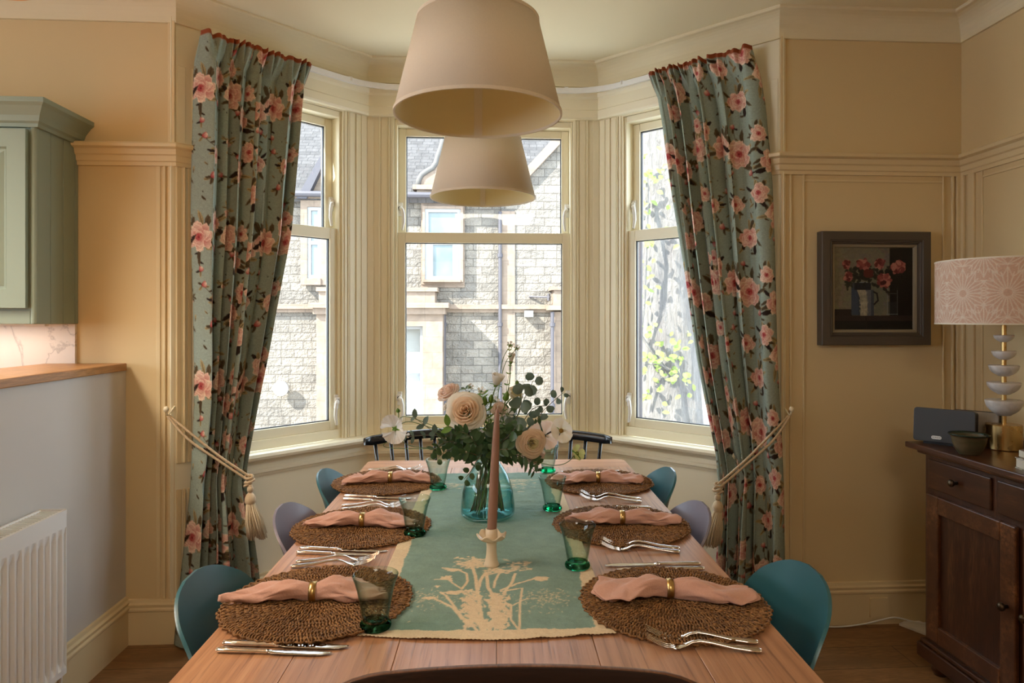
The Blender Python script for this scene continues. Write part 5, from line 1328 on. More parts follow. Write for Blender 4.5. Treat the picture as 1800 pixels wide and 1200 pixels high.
for (py, ry, Rpx) in ((703, 27, 28.5), (672, 21, 25.5), (642, 19, 23), (617, 15, 18.5), (589, 12, 15.5)):
    R = Rpx*Zl/FPX; z1 = zz(py); h = ry*Zl/FPX
    pr = [(0.009, z1-h), (R*0.35, z1-h*0.99)]+[(R*math.sin(0.36+(PI/2-0.36)*q/9), z1-h*math.cos(0.36+(PI/2-0.36)*q/9)) for q in range(1, 10)]+[(R*0.995, z1), (R*0.96, z1+0.001), (0.009, z1+0.001)]
    part('marble_bowl', MB().lathe(pr, n=40), M['marb2'], T, smooth=True)
sr, s0_, s1_ = 0.219, zz(569), zz(459)
cv = Canvas(2*PI*sr, s1_-s0_, 0.0016, (236, 200, 176)); Hh = s1_-s0_
def star(cx, cy_, R):
    q = random.Random(int(cx*1000))
    for k in range(24):
        a = 2*PI*k/24
        c2, s2 = math.cos(a), math.sin(a); r0, r1 = R*0.16, R*(0.98 if k % 2 == 0 else 0.80)
        cv.line([(cx+c2*r0, cy_+s2*r0), (cx+c2*r1, cy_+s2*r1)], 0.0034, (252, 236, 220))
    for k in range(12):
        a = 2*PI*k/12; b = a+PI/12
        for sgn in (-1, 1):
            e = a+sgn*PI/12; cv.line([(cx+R*0.98*math.cos(a), cy_+R*0.98*math.sin(a)), (cx+R*0.62*math.cos(e), cy_+R*0.62*math.sin(e))], 0.0028, (252, 236, 220))
nst = 10; stp = 2*PI*sr/nst
for k in range(nst+1):
    star(k*stp, Hh*0.47, stp*0.66)
    star((k+0.5)*stp, Hh*1.06, stp*0.60); star((k+0.5)*stp, -Hh*0.06, stp*0.60)
na, nz_ = 720, 110; A_, Z_ = np.meshgrid(np.linspace(0, 2*PI, na), np.linspace(0, 1, nz_))
P3 = np.stack([sr*np.cos(A_+2.2), sr*np.sin(A_+2.2), s0_+Z_*Hh], -1)
me = gridmesh('shade', P3, cv.sample(A_*sr, Z_*Hh), printed('printed_lampshade_cotton', 0.95, 900, 0.1, trans=0.35)); o = link('shade', me, T)
for z in (s0_, s1_): part('rim', MB().lathe([(sr-0.003, z-0.002), (sr+0.0012, z-0.002), (sr+0.0012, z+0.003), (sr-0.003, z+0.003), (sr-0.003, z-0.002)], n=96, close=False), M['shade'], T)
mb = MB(); zc = s1_-0.02
for k in range(3):
    a = k*2*PI/3; mb.tube([(0.01*math.cos(a), 0.01*math.sin(a), zc-0.02), (sr*math.cos(a), sr*math.sin(a), zc+0.015)], 0.0018, 6)
mb.tube([(0, 0, zz(560)), (0, 0, zc)], 0.005, 8)
part('shade_frame', mb, M['brass'], T)

# two speakers
M['charcoal'] = paint('charcoal_speaker_grille', (0.05, 0.053, 0.058), 0.55, 0.02, 0.1, 120)
M['taupe'] = paint('taupe_speaker_shell', (0.36, 0.30, 0.23), 0.5, 0.02, 0.03)
def rbox(mb, w_, h_, d_, r_, n=6):
    "rounded-rectangle slab: width x, height z, depth y"
    o = []
    for cx_, cz_, a0 in ((w_/2-r_, h_/2-r_, 0), (-w_/2+r_, h_/2-r_, 90), (-w_/2+r_, -h_/2+r_, 180), (w_/2-r_, -h_/2+r_, 270)):
        for k in range(n+1):
            a = math.radians(a0+90*k/n); o.append((cx_+r_*math.cos(a), cz_+r_*math.sin(a)))
    m = len(o); mb.add([(x, -d_/2, z) for x, z in o]+[(x, d_/2, z) for x, z in o], [tuple(range(m)), tuple(reversed(range(m, 2*m)))]+[(i, m+i, m+(i+1) % m, (i+1) % m) for i in range(m)]); return mb
def at_top(px, py): return tab(px, py, sz)
pw = cam(1656, 748, 2.60)
rotS = -0.62
T = thing('speaker', 'charcoal tabletop speaker with white pill badge on the sideboard', 'speaker', (pw.x+0.0, pw.y-0.01, sz), -0.85)
tilt = Matrix.Translation((0, 0, 0.073)) @ Matrix.Rotation(-0.10, 4, 'X')
part('grille', rbox(MB(), 0.205, 0.128, 0.012, 0.012).xf(tilt), M['charcoal'], T, bevel=0.003)
part('housing', rbox(MB(), 0.200, 0.124, 0.05, 0.012).xf(tilt @ Matrix.Translation((0, 0.032, 0))), M['dark'], T, bevel=0.006)
bd = part('badge', rbox(MB(), 0.034, 0.0125, 0.002, 0.006).xf(tilt @ Matrix.Translation((-0.022, -0.0075, -0.046))), M['white'], T)
fc = bpy.data.curves.new('badge_text', 'FONT'); fc.body = 'SONOS'; fc.size = 0.0085; fc.align_x = 'CENTER'; fc.align_y = 'CENTER'; fc.extrude = 0.0002
def lettering(fc):
    t_ = bpy.data.objects.new('lettering', fc); C.objects.link(t_); dg = bpy.context.evaluated_depsgraph_get(); me = bpy.data.meshes.new_from_object(t_.evaluated_get(dg)); bpy.data.objects.remove(t_); me.name = 'lettering'; return me
fc.materials.append(M['charcoal']); fo = link('lettering', lettering(fc), bd)
fo.matrix_local = tilt @ Matrix.Translation((-0.022, -0.0088, -0.046)) @ Matrix.Rotation(PI/2, 4, 'X')
part('foot', MB().b2(-0.07, 0.07, 0.0, 0.06, 0.0, 0.014), M['dark'], T)
pw = cam(1720, 752, 2.58)
T = thing('speaker', 'taupe speaker with a dark edge, half hidden behind the green bowl', 'speaker', (pw.x+0.0, pw.y+0.02, sz), -0.85)
tilt = Matrix.Translation((0, 0, 0.068)) @ Matrix.Rotation(-0.08, 4, 'X')
part('grille', rbox(MB(), 0.155, 0.118, 0.012, 0.012).xf(tilt), M['taupe'], T, bevel=0.003)
part('housing', rbox(MB(), 0.158, 0.121, 0.045, 0.013).xf(tilt @ Matrix.Translation((0, 0.03, 0))), M['dark'], T, bevel=0.004)
part('foot', MB().b2(-0.06, 0.06, 0.0, 0.05, 0.0, 0.014), M['dark'], T)

# bowl
p = cam(1703, 786, 2.42); 
T = thing('bowl', 'dark green rimmed glazed pottery bowl on the sideboard', 'bowl', (p.x, p.y, sz))
tm = NT('olive_brown_glaze'); n = tm.noise(tm.coord((1, 1, 3)), 9, 5, 0.6)
tm.link(tm.ramp(n, [(0.35, (0.06,0.055,0.025)), (0.55, (0.12,0.085,0.045)), (0.7, (0.09,0.095,0.045))]), tm.b.inputs['Base Color']); tm.set(tm.b, Roughness=0.3)
part('bowl_body', MB().lathe([(0, 0), (0.030, 0), (0.033, 0.004), (0.046, 0.024), (0.053, 0.045), (0.055, 0.060), (0.060, 0.068), (0.064, 0.070), (0.062, 0.072), (0.052, 0.066), (0.050, 0.045), (0.042, 0.024), (0.02, 0.008), (0, 0.007)], n=48), tm.m, T, smooth=True)
part('rim', MB().lathe([(0.0560, 0.0635), (0.0605, 0.068), (0.0650, 0.0705), (0.0630, 0.0735), (0.0530, 0.0675), (0.0560, 0.0635)], n=48, close=False), paint('dark_green_glaze', (0.015, 0.03, 0.018), 0.2, 0, 0), T, smooth=True)
# books
bp = cam(1868, 800, 2.12)
cv = Canvas(0.22, 0.16, 0.001, (205, 205, 190)); q = random.Random(9)
for k in range(420): cv.ell(q.uniform(0, 0.22), q.uniform(0, 0.16), q.uniform(.002, .006), q.uniform(.001, .003), q.uniform(0, 3), q.choice([(60, 80, 62), (96, 112, 88), (40, 50, 44), (150, 110, 100)]))
T = thing('book', 'book bound in white cloth with dark leaf print, under the brown book', 'book', (bp.x, bp.y, sz), -0.25)
gx, gy = np.meshgrid(np.linspace(-0.11, 0.11, 200), np.linspace(0, 1, 60))
def prism_print(w_, d_, h_, z0, m, cv):
    "a spine and two covers wrapped round: printed"
    prof = [(d_/2, z0+h_), (-d_/2, z0+h_), (-d_/2-0.003, z0+h_*0.5), (-d_/2, z0), (d_/2, z0)]
    q_ = smooth_path([(0, a, b) for a, b in prof], 60); L = np.cumsum([0]+[(b-a).length for a, b in zip(q_[:-1], q_[1:])])
    X, T_ = np.meshgrid(np.linspace(-w_/2, w_/2, 150), np.arange(len(q_))); Yv = np.array([p.y for p in q_])[T_]; Zv = np.array([p.z for p in q_])[T_]
    return gridmesh('cover', np.stack([X, Yv, Zv], -1), cv.sample(X+w_/2, (L[T_]) % cv.h), m)
cvm = printed('printed_bookcloth', 0.7, 900, 0.2)
prof_ok = prism_print(0.20, 0.14, 0.030, 0.0015, cvm, cv); o = link('cover', prof_ok, T); md = o.modifiers.new('thickness', 'SOLIDIFY'); md.thickness = 0.002
M['paper'] = paint('page_edges', (0.66, 0.60, 0.48), 0.9, 0.03, 0.2, 60)
part('pages', MB().b2(-0.097, 0.097, -0.066, 0.068, 0.003, 0.030), M['paper'], T)
T = thing('book', 'thin brown book with white lettering on its spine, topmost of its pile', 'book', (bp.x+0.004, bp.y, sz+0.0335), -0.25)
M['brownbook'] = paint('brown_book_cloth', (0.16, 0.09, 0.06), 0.7, 0.02, 0.1)
part('cover', MB().b2(-0.092, 0.092, -0.068, 0.068, 0.0, 0.026), M['brownbook'], T, bevel=0.003)
part('pages', MB().b2(-0.0925, 0.0925, -0.060, 0.0685, 0.003, 0.023), M['paper'], T)
fc = bpy.data.curves.new('spine_text', 'FONT'); fc.body = 'E'; fc.size = 0.020; fc.align_y = 'CENTER'; fc.extrude = 0.0002; fc.materials.append(M['white'])
fo = link('lettering', lettering(fc), T); fo.location = (-0.078, -0.0686, 0.013); fo.rotation_euler = (PI/2, 0, 0)

# framed still life on the right-hand flank wall
pc = plane(1535.5, 507, YF-0.02)
pw_, ph_ = 0.495, 0.498
T = thing('framed_painting', 'dark grey framed painting of pink flowers and a jug on the wall', 'painting', (pc.x, YF-0.001, pc.z))
M['greyframe'] = paint('dark_taupe_frame', (0.085, 0.066, 0.05), 0.5, 0.02, 0.05)
M['liner'] = paint('stone_frame_liner', (0.27, 0.225, 0.15), 0.7, 0.02, 0.05)
def rect_sweep(prof, w_, h_, mb):
    "prof: (inset, -y depth); mitred picture-frame moulding"
    rows = []
    for (i, d_) in prof: rows.append([(-w_/2+i, -d_, -h_/2+i), (w_/2-i, -d_, -h_/2+i), (w_/2-i, -d_, h_/2-i), (-w_/2+i, -d_, h_/2-i)])
    return mb.grid(rows, wrap=True)
mb = MB(); rect_sweep([(0.0, 0.0), (0.0, 0.043), (0.003, 0.046), (0.036, 0.046), (0.040, 0.042), (0.044, 0.044), (0.047, 0.038), (0.052, 0.036), (0.054, 0.028), (0.058, 0.028)], pw_, ph_, mb)
part('frame', mb, M['greyframe'], T)
mb = MB(); rect_sweep([(0.056, 0.020), (0.056, 0.031), (0.066, 0.027), (0.069, 0.018)], pw_, ph_, mb); part('liner', mb, M['liner'], T)
aw, ah = pw_-0.138, ph_-0.138
cv = Canvas(aw, ah, 0.0012, (112, 106, 88))
def A(x, y): return ((x-378)/664*aw, (933-y)/686*ah)
def rc(x0, y0, x1, y1, col, al=1.0):
    a, b = A(x0, y1), A(x1, y0); cv.rect(a[0], b[0], a[1], b[1], col, al)
q = random.Random(1)
for k in range(260):
    x, y = q.uniform(370, 860), q.uniform(245, 770); p = A(x, y); t = (x-370)/490
    cv.ell(p[0], p[1], q.uniform(.006, .022), q.uniform(.004, .010), q.uniform(0, 3), (int(128-30*t+q.uniform(-8, 8)), int(120-24*t+q.uniform(-8, 8)), int(98-8*t+q.uniform(-8, 8))), alpha=0.5)
rc(848, 240, 1045, 940, (16, 12, 10)); rc(370, 762, 530, 830, (34, 26, 20))
for k in range(30): p = A(q.uniform(860, 1040), q.uniform(250, 800)); cv.ell(p[0], p[1], .02, .008, q.uniform(0, 3), (22, 17, 14), alpha=.5)
rc(370, 815, 1045, 862, (44, 34, 30)); rc(370, 862, 1045, 940, (14, 13, 10)); rc(370, 868, 640, 930, (28, 28, 20), .6); rc(640, 825, 655, 930, (30, 22, 18), .8)
rc(522, 540, 690, 812, (52, 60, 72)); rc(548, 540, 690, 600, (24, 30, 38)); rc(524, 600, 580, 812, (60, 72, 90), .7); rc(570, 531, 655, 541, (120, 130, 140), .8)
p = A(770, 690); 
for k in range(60): p = A(q.gauss(745, 28), q.uniform(470, 810)); cv.ell(p[0], p[1], .012, .010, q.uniform(0, 3), (98, 100, 84), alpha=.7)
for y in range(600, 812, 6):      # jug, tapering
    t = (y-600)/212; xa = 572+30*min(1, t*2.5)-12*max(0, t-.6); xb = 715; 
    rc(xa, y, (xa+xb)/2, y+7, (150, 144, 122)); rc((xa+xb)/2, y, xb, y+7, (88, 92, 98)); rc(xb-26, y, xb, y+7, (58, 64, 74))
for k in range(60): p = A(q.uniform(595, 655), q.uniform(610, 805)); cv.ell(p[0], p[1], .008, .005, q.uniform(0, 3), q.choice([(168, 162, 140), (130, 128, 112)]), alpha=.5)
cv.line([A(712, 618), A(738, 632), A(748, 690), A(716, 722)], .007, (22, 20, 22))
for x in (828, 912): cv.line([A(x, 575), A(x, 812)], .0025, (120, 128, 130), .8)
cv.line([A(818, 806), A(914, 806)], .003, (110, 120, 122)); cv.line([A(835, 630), A(905, 632)], .002, (90, 98, 100)); rc(835, 700, 908, 800, (50, 58, 62), .5)
for k in range(70): p = A(q.gauss(620, 60), q.gauss(470, 32)); cv.ell(p[0], p[1], .011, .006, q.uniform(0, 3), (22, 26, 18), alpha=.8)
for k in range(70): p = A(q.gauss(850, 55), q.gauss(500, 45)); cv.ell(p[0], p[1], .011, .006, q.uniform(0, 3), (20, 22, 16), alpha=.8)
for k in range(40): p = A(q.gauss(505, 20), q.gauss(490, 50)); cv.ell(p[0], p[1], .008, .005, q.uniform(0, 3), (36, 40, 28), alpha=.8)
for (x, y, R) in ((483, 390, 34), (492, 490, 36), (622, 392, 52), (668, 460, 36), (765, 382, 40), (918, 408, 58), (800, 525, 56)):
    for k in range(34):
        a = q.uniform(0, 6.28); d_ = R*math.sqrt(q.random())*0.85; p = A(x+d_*math.cos(a), y+d_*math.sin(a))
        c_ = q.choice([(132, 66, 64), (156, 92, 86), (92, 34, 32), (170, 112, 100), (112, 50, 52)]) if R > 38 or x < 600 else (82, 30, 26)
        if (x, y) == (800, 525) and d_ < R*0.35: c_ = (60, 14, 16)
        cv.ell(p[0], p[1], .010*R/50+.003, .006*R/50+.002, q.uniform(0, 3), c_)
gx, gy = np.meshgrid(np.linspace(0, aw, 300), np.linspace(0, ah, 300))
P3 = np.stack([gx-aw/2, np.full_like(gx, -0.0195)-0.0006*snoise(gx, gy, 5, 3, 90.0), gy-ah/2], -1)
cm = printed('oil_paint_on_canvas', 0.5, 400, 0.3, spec=0.35); o = link('canvas', gridmesh('canvas', P3, cv.sample(gx, gy), cm), T)
part('backing', MB().b2(-pw_/2+0.02, pw_/2-0.02, -0.018, 0.0, -ph_/2+0.02, ph_/2-0.02), M['dark'], T)

# blank socket plate, cable and the white plate on the floor
p = plane(1546, 1068, YF-0.03)
o = link('blank_socket_plate', rbox(MB(), 0.082, 0.086, 0.010, 0.004).xf(Matrix.Translation((p.x, YF-0.026, p.z))).mesh('blank_socket_plate', M['wood_cream'])); tag(o, 'square cream blanking plate on the skirting beneath the painting', 'socket plate')
pts = [(1445, 1101), (1480, 1101), (1520, 1096), (1545, 1090), (1570, 1085), (1590, 1088), (1605, 1092), (1640, 1096)]
o = link('power_cable', MB().tube(smooth_path([plane(a, b, YF-0.045) if i < 6 else plane(a, b, YF-0.06) for i, (a, b) in enumerate(pts)], 40), 0.0035, 8).mesh('power_cable', M['white'], True)); tag(o, 'thin white cable running along the skirting towards the sideboard', 'cable')
p = tab(1622, 1106, 0.0)
o = link('floor_box', MB().box((0, 0, 0.006), (0.10, 0.15, 0.010), 0.5).mesh('floor_box', M['white']), loc=(p.x, p.y, 0.0)); tag(o, 'flat white plate on the floor behind the sideboard', 'plate')

# unseen fill lights added to brighten the room, then the cabinet's strip light
def fill_panel(name, lab, x, y, sx_, sy_, E, col, sp=PI):
    T = thing(name, lab, 'fill light', (x, y, CEIL-0.03))
    part('housing', MB().b2(-sx_/2-0.02, sx_/2+0.02, -sy_/2-0.02, sy_/2+0.02, 0.0, 0.03), M['white'], T)
    o = lamp(name+'_light', 'AREA', (x, y, CEIL-0.035), E, col, shape='RECTANGLE', size=sx_, size_y=sy_, spread=sp); return o
fill_panel('kitchen_fill', 'long warm fill light added unseen over the kitchen, left of the camera', -2.3, 1.3, 0.5, 1.4, 44, (1.0, 0.87, 0.72), 2.2)
fill_panel('room_fill', 'square fill light added unseen behind the camera', 0.2, -1.6, 1.0, 1.0, 26, (1.0, 0.90, 0.74))
T = thing('under_cabinet_light', 'slim strip light fixed beneath the sage wall cabinet', 'strip light', (-2.1, 2.80, 1.322))
part('housing', MB().b2(-0.4, 0.4, -0.012, 0.012, 0.0, 0.008), M['white'], T)
lamp('under_cabinet_lamp', 'AREA', (-2.1, 2.80, 1.318), 0.9, (1.0, 0.80, 0.64), shape='RECTANGLE', size=0.75, size_y=0.02)

# ---------------------------------------------------------------- vase and flowers
vp = tab(857.5, 909); VX, VY = vp.x, vp.y; VB = TH+0.0035
T = thing('glass_vase', 'aqua glass bottle vase half full of water on the runner', 'vase', (VX, VY, VB))
M['aqua'] = tinted_wall('aqua_glass', (0.89, 0.975, 0.97), (0.16, 0.55, 0.55), 2.2); M['water'] = tinted_wall('vase_water', (0.86, 0.97, 0.97), (0.45, 0.82, 0.84), 1.5)
out = [(0, 0), (0.060, 0.0), (0.074, 0.004), (0.0795, 0.012), (0.0800, 0.022), (0.0785, 0.045), (0.0745, 0.075), (0.068, 0.100), (0.058, 0.125), (0.046, 0.145), (0.036, 0.160), (0.032, 0.170), (0.0325, 0.182), (0.037, 0.192)]
inn = [(0.035, 0.1925), (0.030, 0.182), (0.0295, 0.170), (0.0335, 0.159), (0.0435, 0.144), (0.0555, 0.124), (0.0655, 0.099), (0.072, 0.075), (0.076, 0.045), (0.0775, 0.024), (0.0765, 0.016), (0.070, 0.010), (0.05, 0.008), (0, 0.007)]
part('glass_body', MB().lathe(out+inn, n=72, close=False), M['aqua'], T, smooth=True)
part('water', MB().lathe([(0, 0.0074), (0.05, 0.0084), (0.0699, 0.0104), (0.0763, 0.0164), (0.0773, 0.024), (0.0758, 0.045), (0.0723, 0.072), (0.0695, 0.084), (0.0, 0.084)], n=72, close=False), M['water'], T, smooth=True)
NECK = Vector((VX, VY, VB+0.178))
M['stem'] = leafmat('green_stem', (0.10,0.19,0.05), (0.17,0.27,0.09), 0.5, 0.1); M['stemb'] = leafmat('brown_green_stem', (0.12,0.09,0.05), (0.16,0.15,0.08), 0.5, 0.05)
M['leafd'] = leafmat('dark_green_leaf', (0.026,0.062,0.020), (0.065,0.13,0.045), 0.38, 0.2); M['euc'] = leafmat('eucalyptus_leaf', (0.075,0.12,0.085), (0.13,0.18,0.135), 0.5, 0.2)
M['leafb'] = leafmat('bright_green_leaf', (0.10,0.22,0.03), (0.19,0.33,0.06), 0.4, 0.35)
def pet(name, a, b, tr=0.42):
    t = NT(name); n = t.noise(t.coord(), 55, 2); c = t.mix(n, a, b); t.link(c, t.b.inputs['Base Color']); t.set(t.b, Roughness=0.6, Specular_IOR_Level=0.2)
    tl_ = t.new('BsdfTranslucent'); t.link(c, tl_.inputs[0]); mx = t.new('MixShader'); mx.inputs[0].default_value = tr
    t.link(t.b.outputs[0], mx.inputs[1]); t.link(tl_.outputs[0], mx.inputs[2]); t.link(mx.outputs[0], t.out.inputs[0]); return t.m
M['cream_p'] = pet('cream_petal', (0.93,0.87,0.75), (0.95,0.91,0.83)); M['peach_p'] = pet('peach_petal', (0.94,0.74,0.54), (0.95,0.80,0.63)); M['blush_p'] = pet('blush_petal', (0.93,0.75,0.65), (0.95,0.84,0.77))
M['white_p'] = pet('white_petal', (0.84,0.80,0.74), (0.88,0.85,0.80)); M['pink_p'] = pet('pink_petal', (0.80,0.44,0.36), (0.86,0.58,0.50)); M['lemon_p'] = pet('lemon_petal', (0.80,0.72,0.42), (0.86,0.80,0.56)); M['lime_p'] = pet('lime_petal', (0.62,0.66,0.24), (0.76,0.76,0.38))
M['centre'] = paint('dark_flower_centre', (0.03,0.015,0.01), 0.8, 0.1, 0.5, 200); M['ocentre'] = paint('ochre_flower_centre', (0.30,0.17,0.03), 0.8, 0.2, 0.5, 200)
rg_ = random.Random(77)
def frame_to(d):
    d = Vector(d).normalized(); return d.to_track_quat('Z', 'Y').to_matrix().to_4x4()
def petal(mb, R, H, ang, width, open_, curl, base=0.1, mi=0, ruf=0.0, seed=0, nu=9, nv=8, lift=0.0):
    "cupped petal round +z; open_ tilts it outwards, curl rolls the lip back"
    rows = []
    for i in range(nv):
        t = i/(nv-1); rad = R*(base+(1-base)*(t**0.75)*open_)+curl*R*max(0, t-0.7)**1.4*3; z = H*(t**(1.0))*(1-0.25*max(0, open_-0.6))-curl*H*max(0, t-0.72)**1.6*2.2+lift
        wv = width*math.sin(PI*min(1.0, 0.18+0.80*t)*0.62+0.15)**0.8*(1 if t < 0.97 else 0.93)
        row = []
        for j in range(nu):
            s_ = -1+2*j/(nu-1); a = ang+s_*wv/2; tipdrop = 0.10*H*abs(s_)**2.5*t
            rr = rad*(1-0.03*s_*s_)+ruf*R*math.sin(s_*7+seed)*t; row.append((rr*math.cos(a), rr*math.sin(a), z-tipdrop+ruf*H*0.4*math.sin(s_*9+seed*2)*t))
        rows.append(row)
    mb.grid(rows, mi)
def rose_head(R, opened=1.0, seed=0, layers=6):
    "spiralled cups, each ring lower and wider than the one inside it, lips rolled outwards"
    r = random.Random(seed); mb = MB(); a = 0.0; N = layers*4
    for k in range(N):
        t = k/(N-1); a += 2.4+r.uniform(-0.25, 0.25); top_r = R*(0.10+0.86*t**0.85)*opened**0.5; top_z = R*(0.86-0.62*t**1.5*opened); wid = 2.2-0.55*t+r.uniform(-0.15, 0.15)
        lip = (0.02+0.20*t*opened)*R; rows = []; nu, nv = 13, 9; tilt = r.uniform(-0.10, 0.10); ph_ = r.uniform(0, 6)
        for i in range(nv):
            v = i/(nv-1)
            if v < 0.8: q = v/0.8; rad = top_r*(0.35+0.65*q**0.8); z = -0.30*R*(1-t*0.3)+(top_z+0.30*R*(1-t*0.3))*q**1.15
            else: q = (v-0.8)/0.2; rad = top_r+lip*math.sin(q*PI*0.75); z = top_z+lip*0.25*math.sin(q*PI)-lip*0.75*q*q
            row = []
            for j in range(nu):
                s_ = -1+2*j/(nu-1); e = abs(s_)**3
                ww = wid/2*(0.55+0.45*min(1, v*1.6)); an = a+s_*ww; rr = rad*(1+0.05*math.sin(3*s_+ph_)*v)-e*rad*0.06*v; zz_ = z-e*v*R*0.16-s_*tilt*R*v+0.018*R*math.sin(7*s_+ph_)*v
                row.append((rr*math.cos(an), rr*math.sin(an), zz_))
            rows.append(row)
        mb.grid(rows, 0 if t < 0.62 else 1)
    return mb
def stempath(head, d, into=0.11, bend=0.0, seed=0):
    "from the flower head down through the vase neck to its floor"
    r = random.Random(seed+100); head = Vector(head); nk = NECK+Vector((r.uniform(-0.016, 0.016), r.uniform(-0.016, 0.016), 0))
    flow = (nk-head); a = math.atan2(-flow.y if abs(flow.y) > 1e-3 else r.uniform(-1, 1), -flow.x); tip = Vector((VX-0.050*math.cos(a)*r.uniform(0.4, 1), VY-0.05*math.sin(a)*r.uniform(0.4, 1), VB+0.014))
    m1 = head-Vector(d).normalized()*(head-nk).length*0.35
    return smooth_path([head, m1, nk, tip], 26)
def flower(name, lab, cat, pos, d, parts, stemm='stem', r=0.0016, group=None, calyx=True, cup=0.012, seed=0, leaves=0, lm='leafd'):
    pos = Vector(pos); T = thing(name, lab, cat, pos, 0, group); Mx = frame_to(d)
    for (nm, mb, mats, extra) in parts:
        mb.xf(Mx); part(nm, mb, mats, T, smooth=True, **extra)
    pts = [p-pos for p in stempath(pos-Vector(d).normalized()*0.004, d, seed=seed)]
    part('stem', MB().tube(pts, r, 7), M[stemm], T, smooth=True)
    if calyx:
        mb = MB()
        for k in range(5):
            a = 2*PI*k/5; dd = Vector((math.cos(a), math.sin(a), 0.25)); leafquad(mb, (0, 0, -0.002), dd, (0, 0, 1), cup*1.7, cup*0.35)
        mb.lathe([(0.0, -0.008), (cup*0.4, -0.004), (cup*0.5, 0.002), (0, 0.002)], n=10); mb.xf(Mx); part('calyx', mb, M['leafb'], T, smooth=True)
    if leaves:
        mb = MB(); q = random.Random(seed+5)
        for k in range(leaves):
            i = q.randint(3, 11); a = q.uniform(0, 6.28); leafquad(mb, pts[i], (math.cos(a), math.sin(a), q.uniform(-0.2, 0.6)), (0, 0, 1), q.uniform(0.03, 0.055), q.uniform(0.008, 0.014))
        part('leaves', mb, M[lm], T, smooth=True)
    return T
ZV = 2.02
big = cam(820, 726, 1.93)
flower('rose', 'large open cream rose with a peach heart at the middle of the bouquet', 'rose', big+Vector((0, 0.02, 0)), (-0.12, -0.85, 0.32), [('petals', rose_head(0.054, 1.0, 3, 8), [M['peach_p'], M['cream_p']], {})], r=0.0028, cup=0.018, seed=1, leaves=3)
flower('rose', 'blush rose turned away at the upper left of the bouquet', 'rose', cam(790, 694, 2.03), (-0.35, -0.30, 0.60), [('petals', rose_head(0.036, 0.85, 5, 6), [M['blush_p'], M['blush_p']], {})], r=0.0024, cup=0.014, seed=2, leaves=4)
flower('rose', 'cream rose half hidden at the upper right behind the eucalyptus', 'rose', cam(903, 695, 2.10), (0.3, -0.4, 0.5), [('petals', rose_head(0.030, 0.7, 6, 5), [M['lemon_p'], M['cream_p']], {})], r=0.0024, seed=3)
flower('rose', 'small blush rose just behind the tip of the candle', 'rose', cam(877, 722, 2.00), (0.15, -0.6, 0.5), [('petals', rose_head(0.026, 0.85, 7, 5), [M['blush_p'], M['blush_p']], {})], r=0.002, seed=4)
flower('rose', 'white rosebud low left of the large cream rose', 'rose', cam(789, 716, 2.0), (-0.5, -0.4, 0.3), [('petals', rose_head(0.018, 0.6, 8, 4), [M['white_p'], M['white_p']], {})], r=0.0018, seed=5)
def cup_head(R, H, n=5, seed=0, closed=0.7):
    mb = MB(); r = random.Random(seed)
    for L_ in range(2):
        for k in range(n): petal(mb, R*(0.85+0.15*L_), H*(1-0.06*L_), 2*PI*k/n+L_*0.6+r.uniform(-.1, .1), 2*PI/n*1.5, closed, 0.04, base=0.3, ruf=0.015, seed=r.random()*6)
    return mb
flower('lisianthus', 'white cup-shaped lisianthus at the top centre of the bouquet', 'flower', cam(872, 676, 2.00), (0.20, -0.25, 0.9), [('petals', cup_head(0.021, 0.036, 5, 1, 0.9), M['white_p'], {})], group=None, seed=6, cup=0.014)
flower('lisianthus', 'small white lisianthus bud at the very top of the bouquet', 'flower', cam(898, 636, 2.02), (0.12, -0.1, 1), [('petals', cup_head(0.012, 0.030, 4, 2, 0.85), M['white_p'], {})], seed=7, cup=0.012)
for i, (px, py, R, lab) in enumerate(((853, 763, .014, 'small white starry flower below the large cream rose'), (885, 742, .016, 'small white starry flower right of the candle'), (862, 738, .010, 'small white floret left of the candle'), (905, 712, .012, 'white floret beneath the cream rose on the right'), (846, 688, .011, 'tiny white floret beside the upper lisianthus'), (897, 607, .010, 'cluster of tiny white petals above the topmost bud'), (908, 612, .008, 'tiny white floret right of the topmost cluster'), (838, 722, .013, 'white floret touching the right side of the large cream rose'), (870, 705, .011, 'white floret between the green buds at the centre'), (893, 728, .013, 'white floret just right of the candle above the dark leaves'), (826, 680, .009, 'tiny white floret above the large cream rose'), (712, 765, .010, 'tiny white floret right of the two fan-petalled flowers'), (912, 768, .010, 'small white floret left of the peach ranunculus'))):
    mb = MB()
    for k in range(5): petal(mb, R*1.1, R*0.9, 2*PI*k/5, 0.9, 1.0, 0.1, base=0.1, nu=5, nv=5)
    flower('floret', lab, 'flower', cam(px, py, 1.97+0.02*(i % 3)), (0.1*(i-3), -0.7, 0.6), [('petals', mb, M['white_p'], {})], r=0.0010, seed=20+i, cup=0.006)
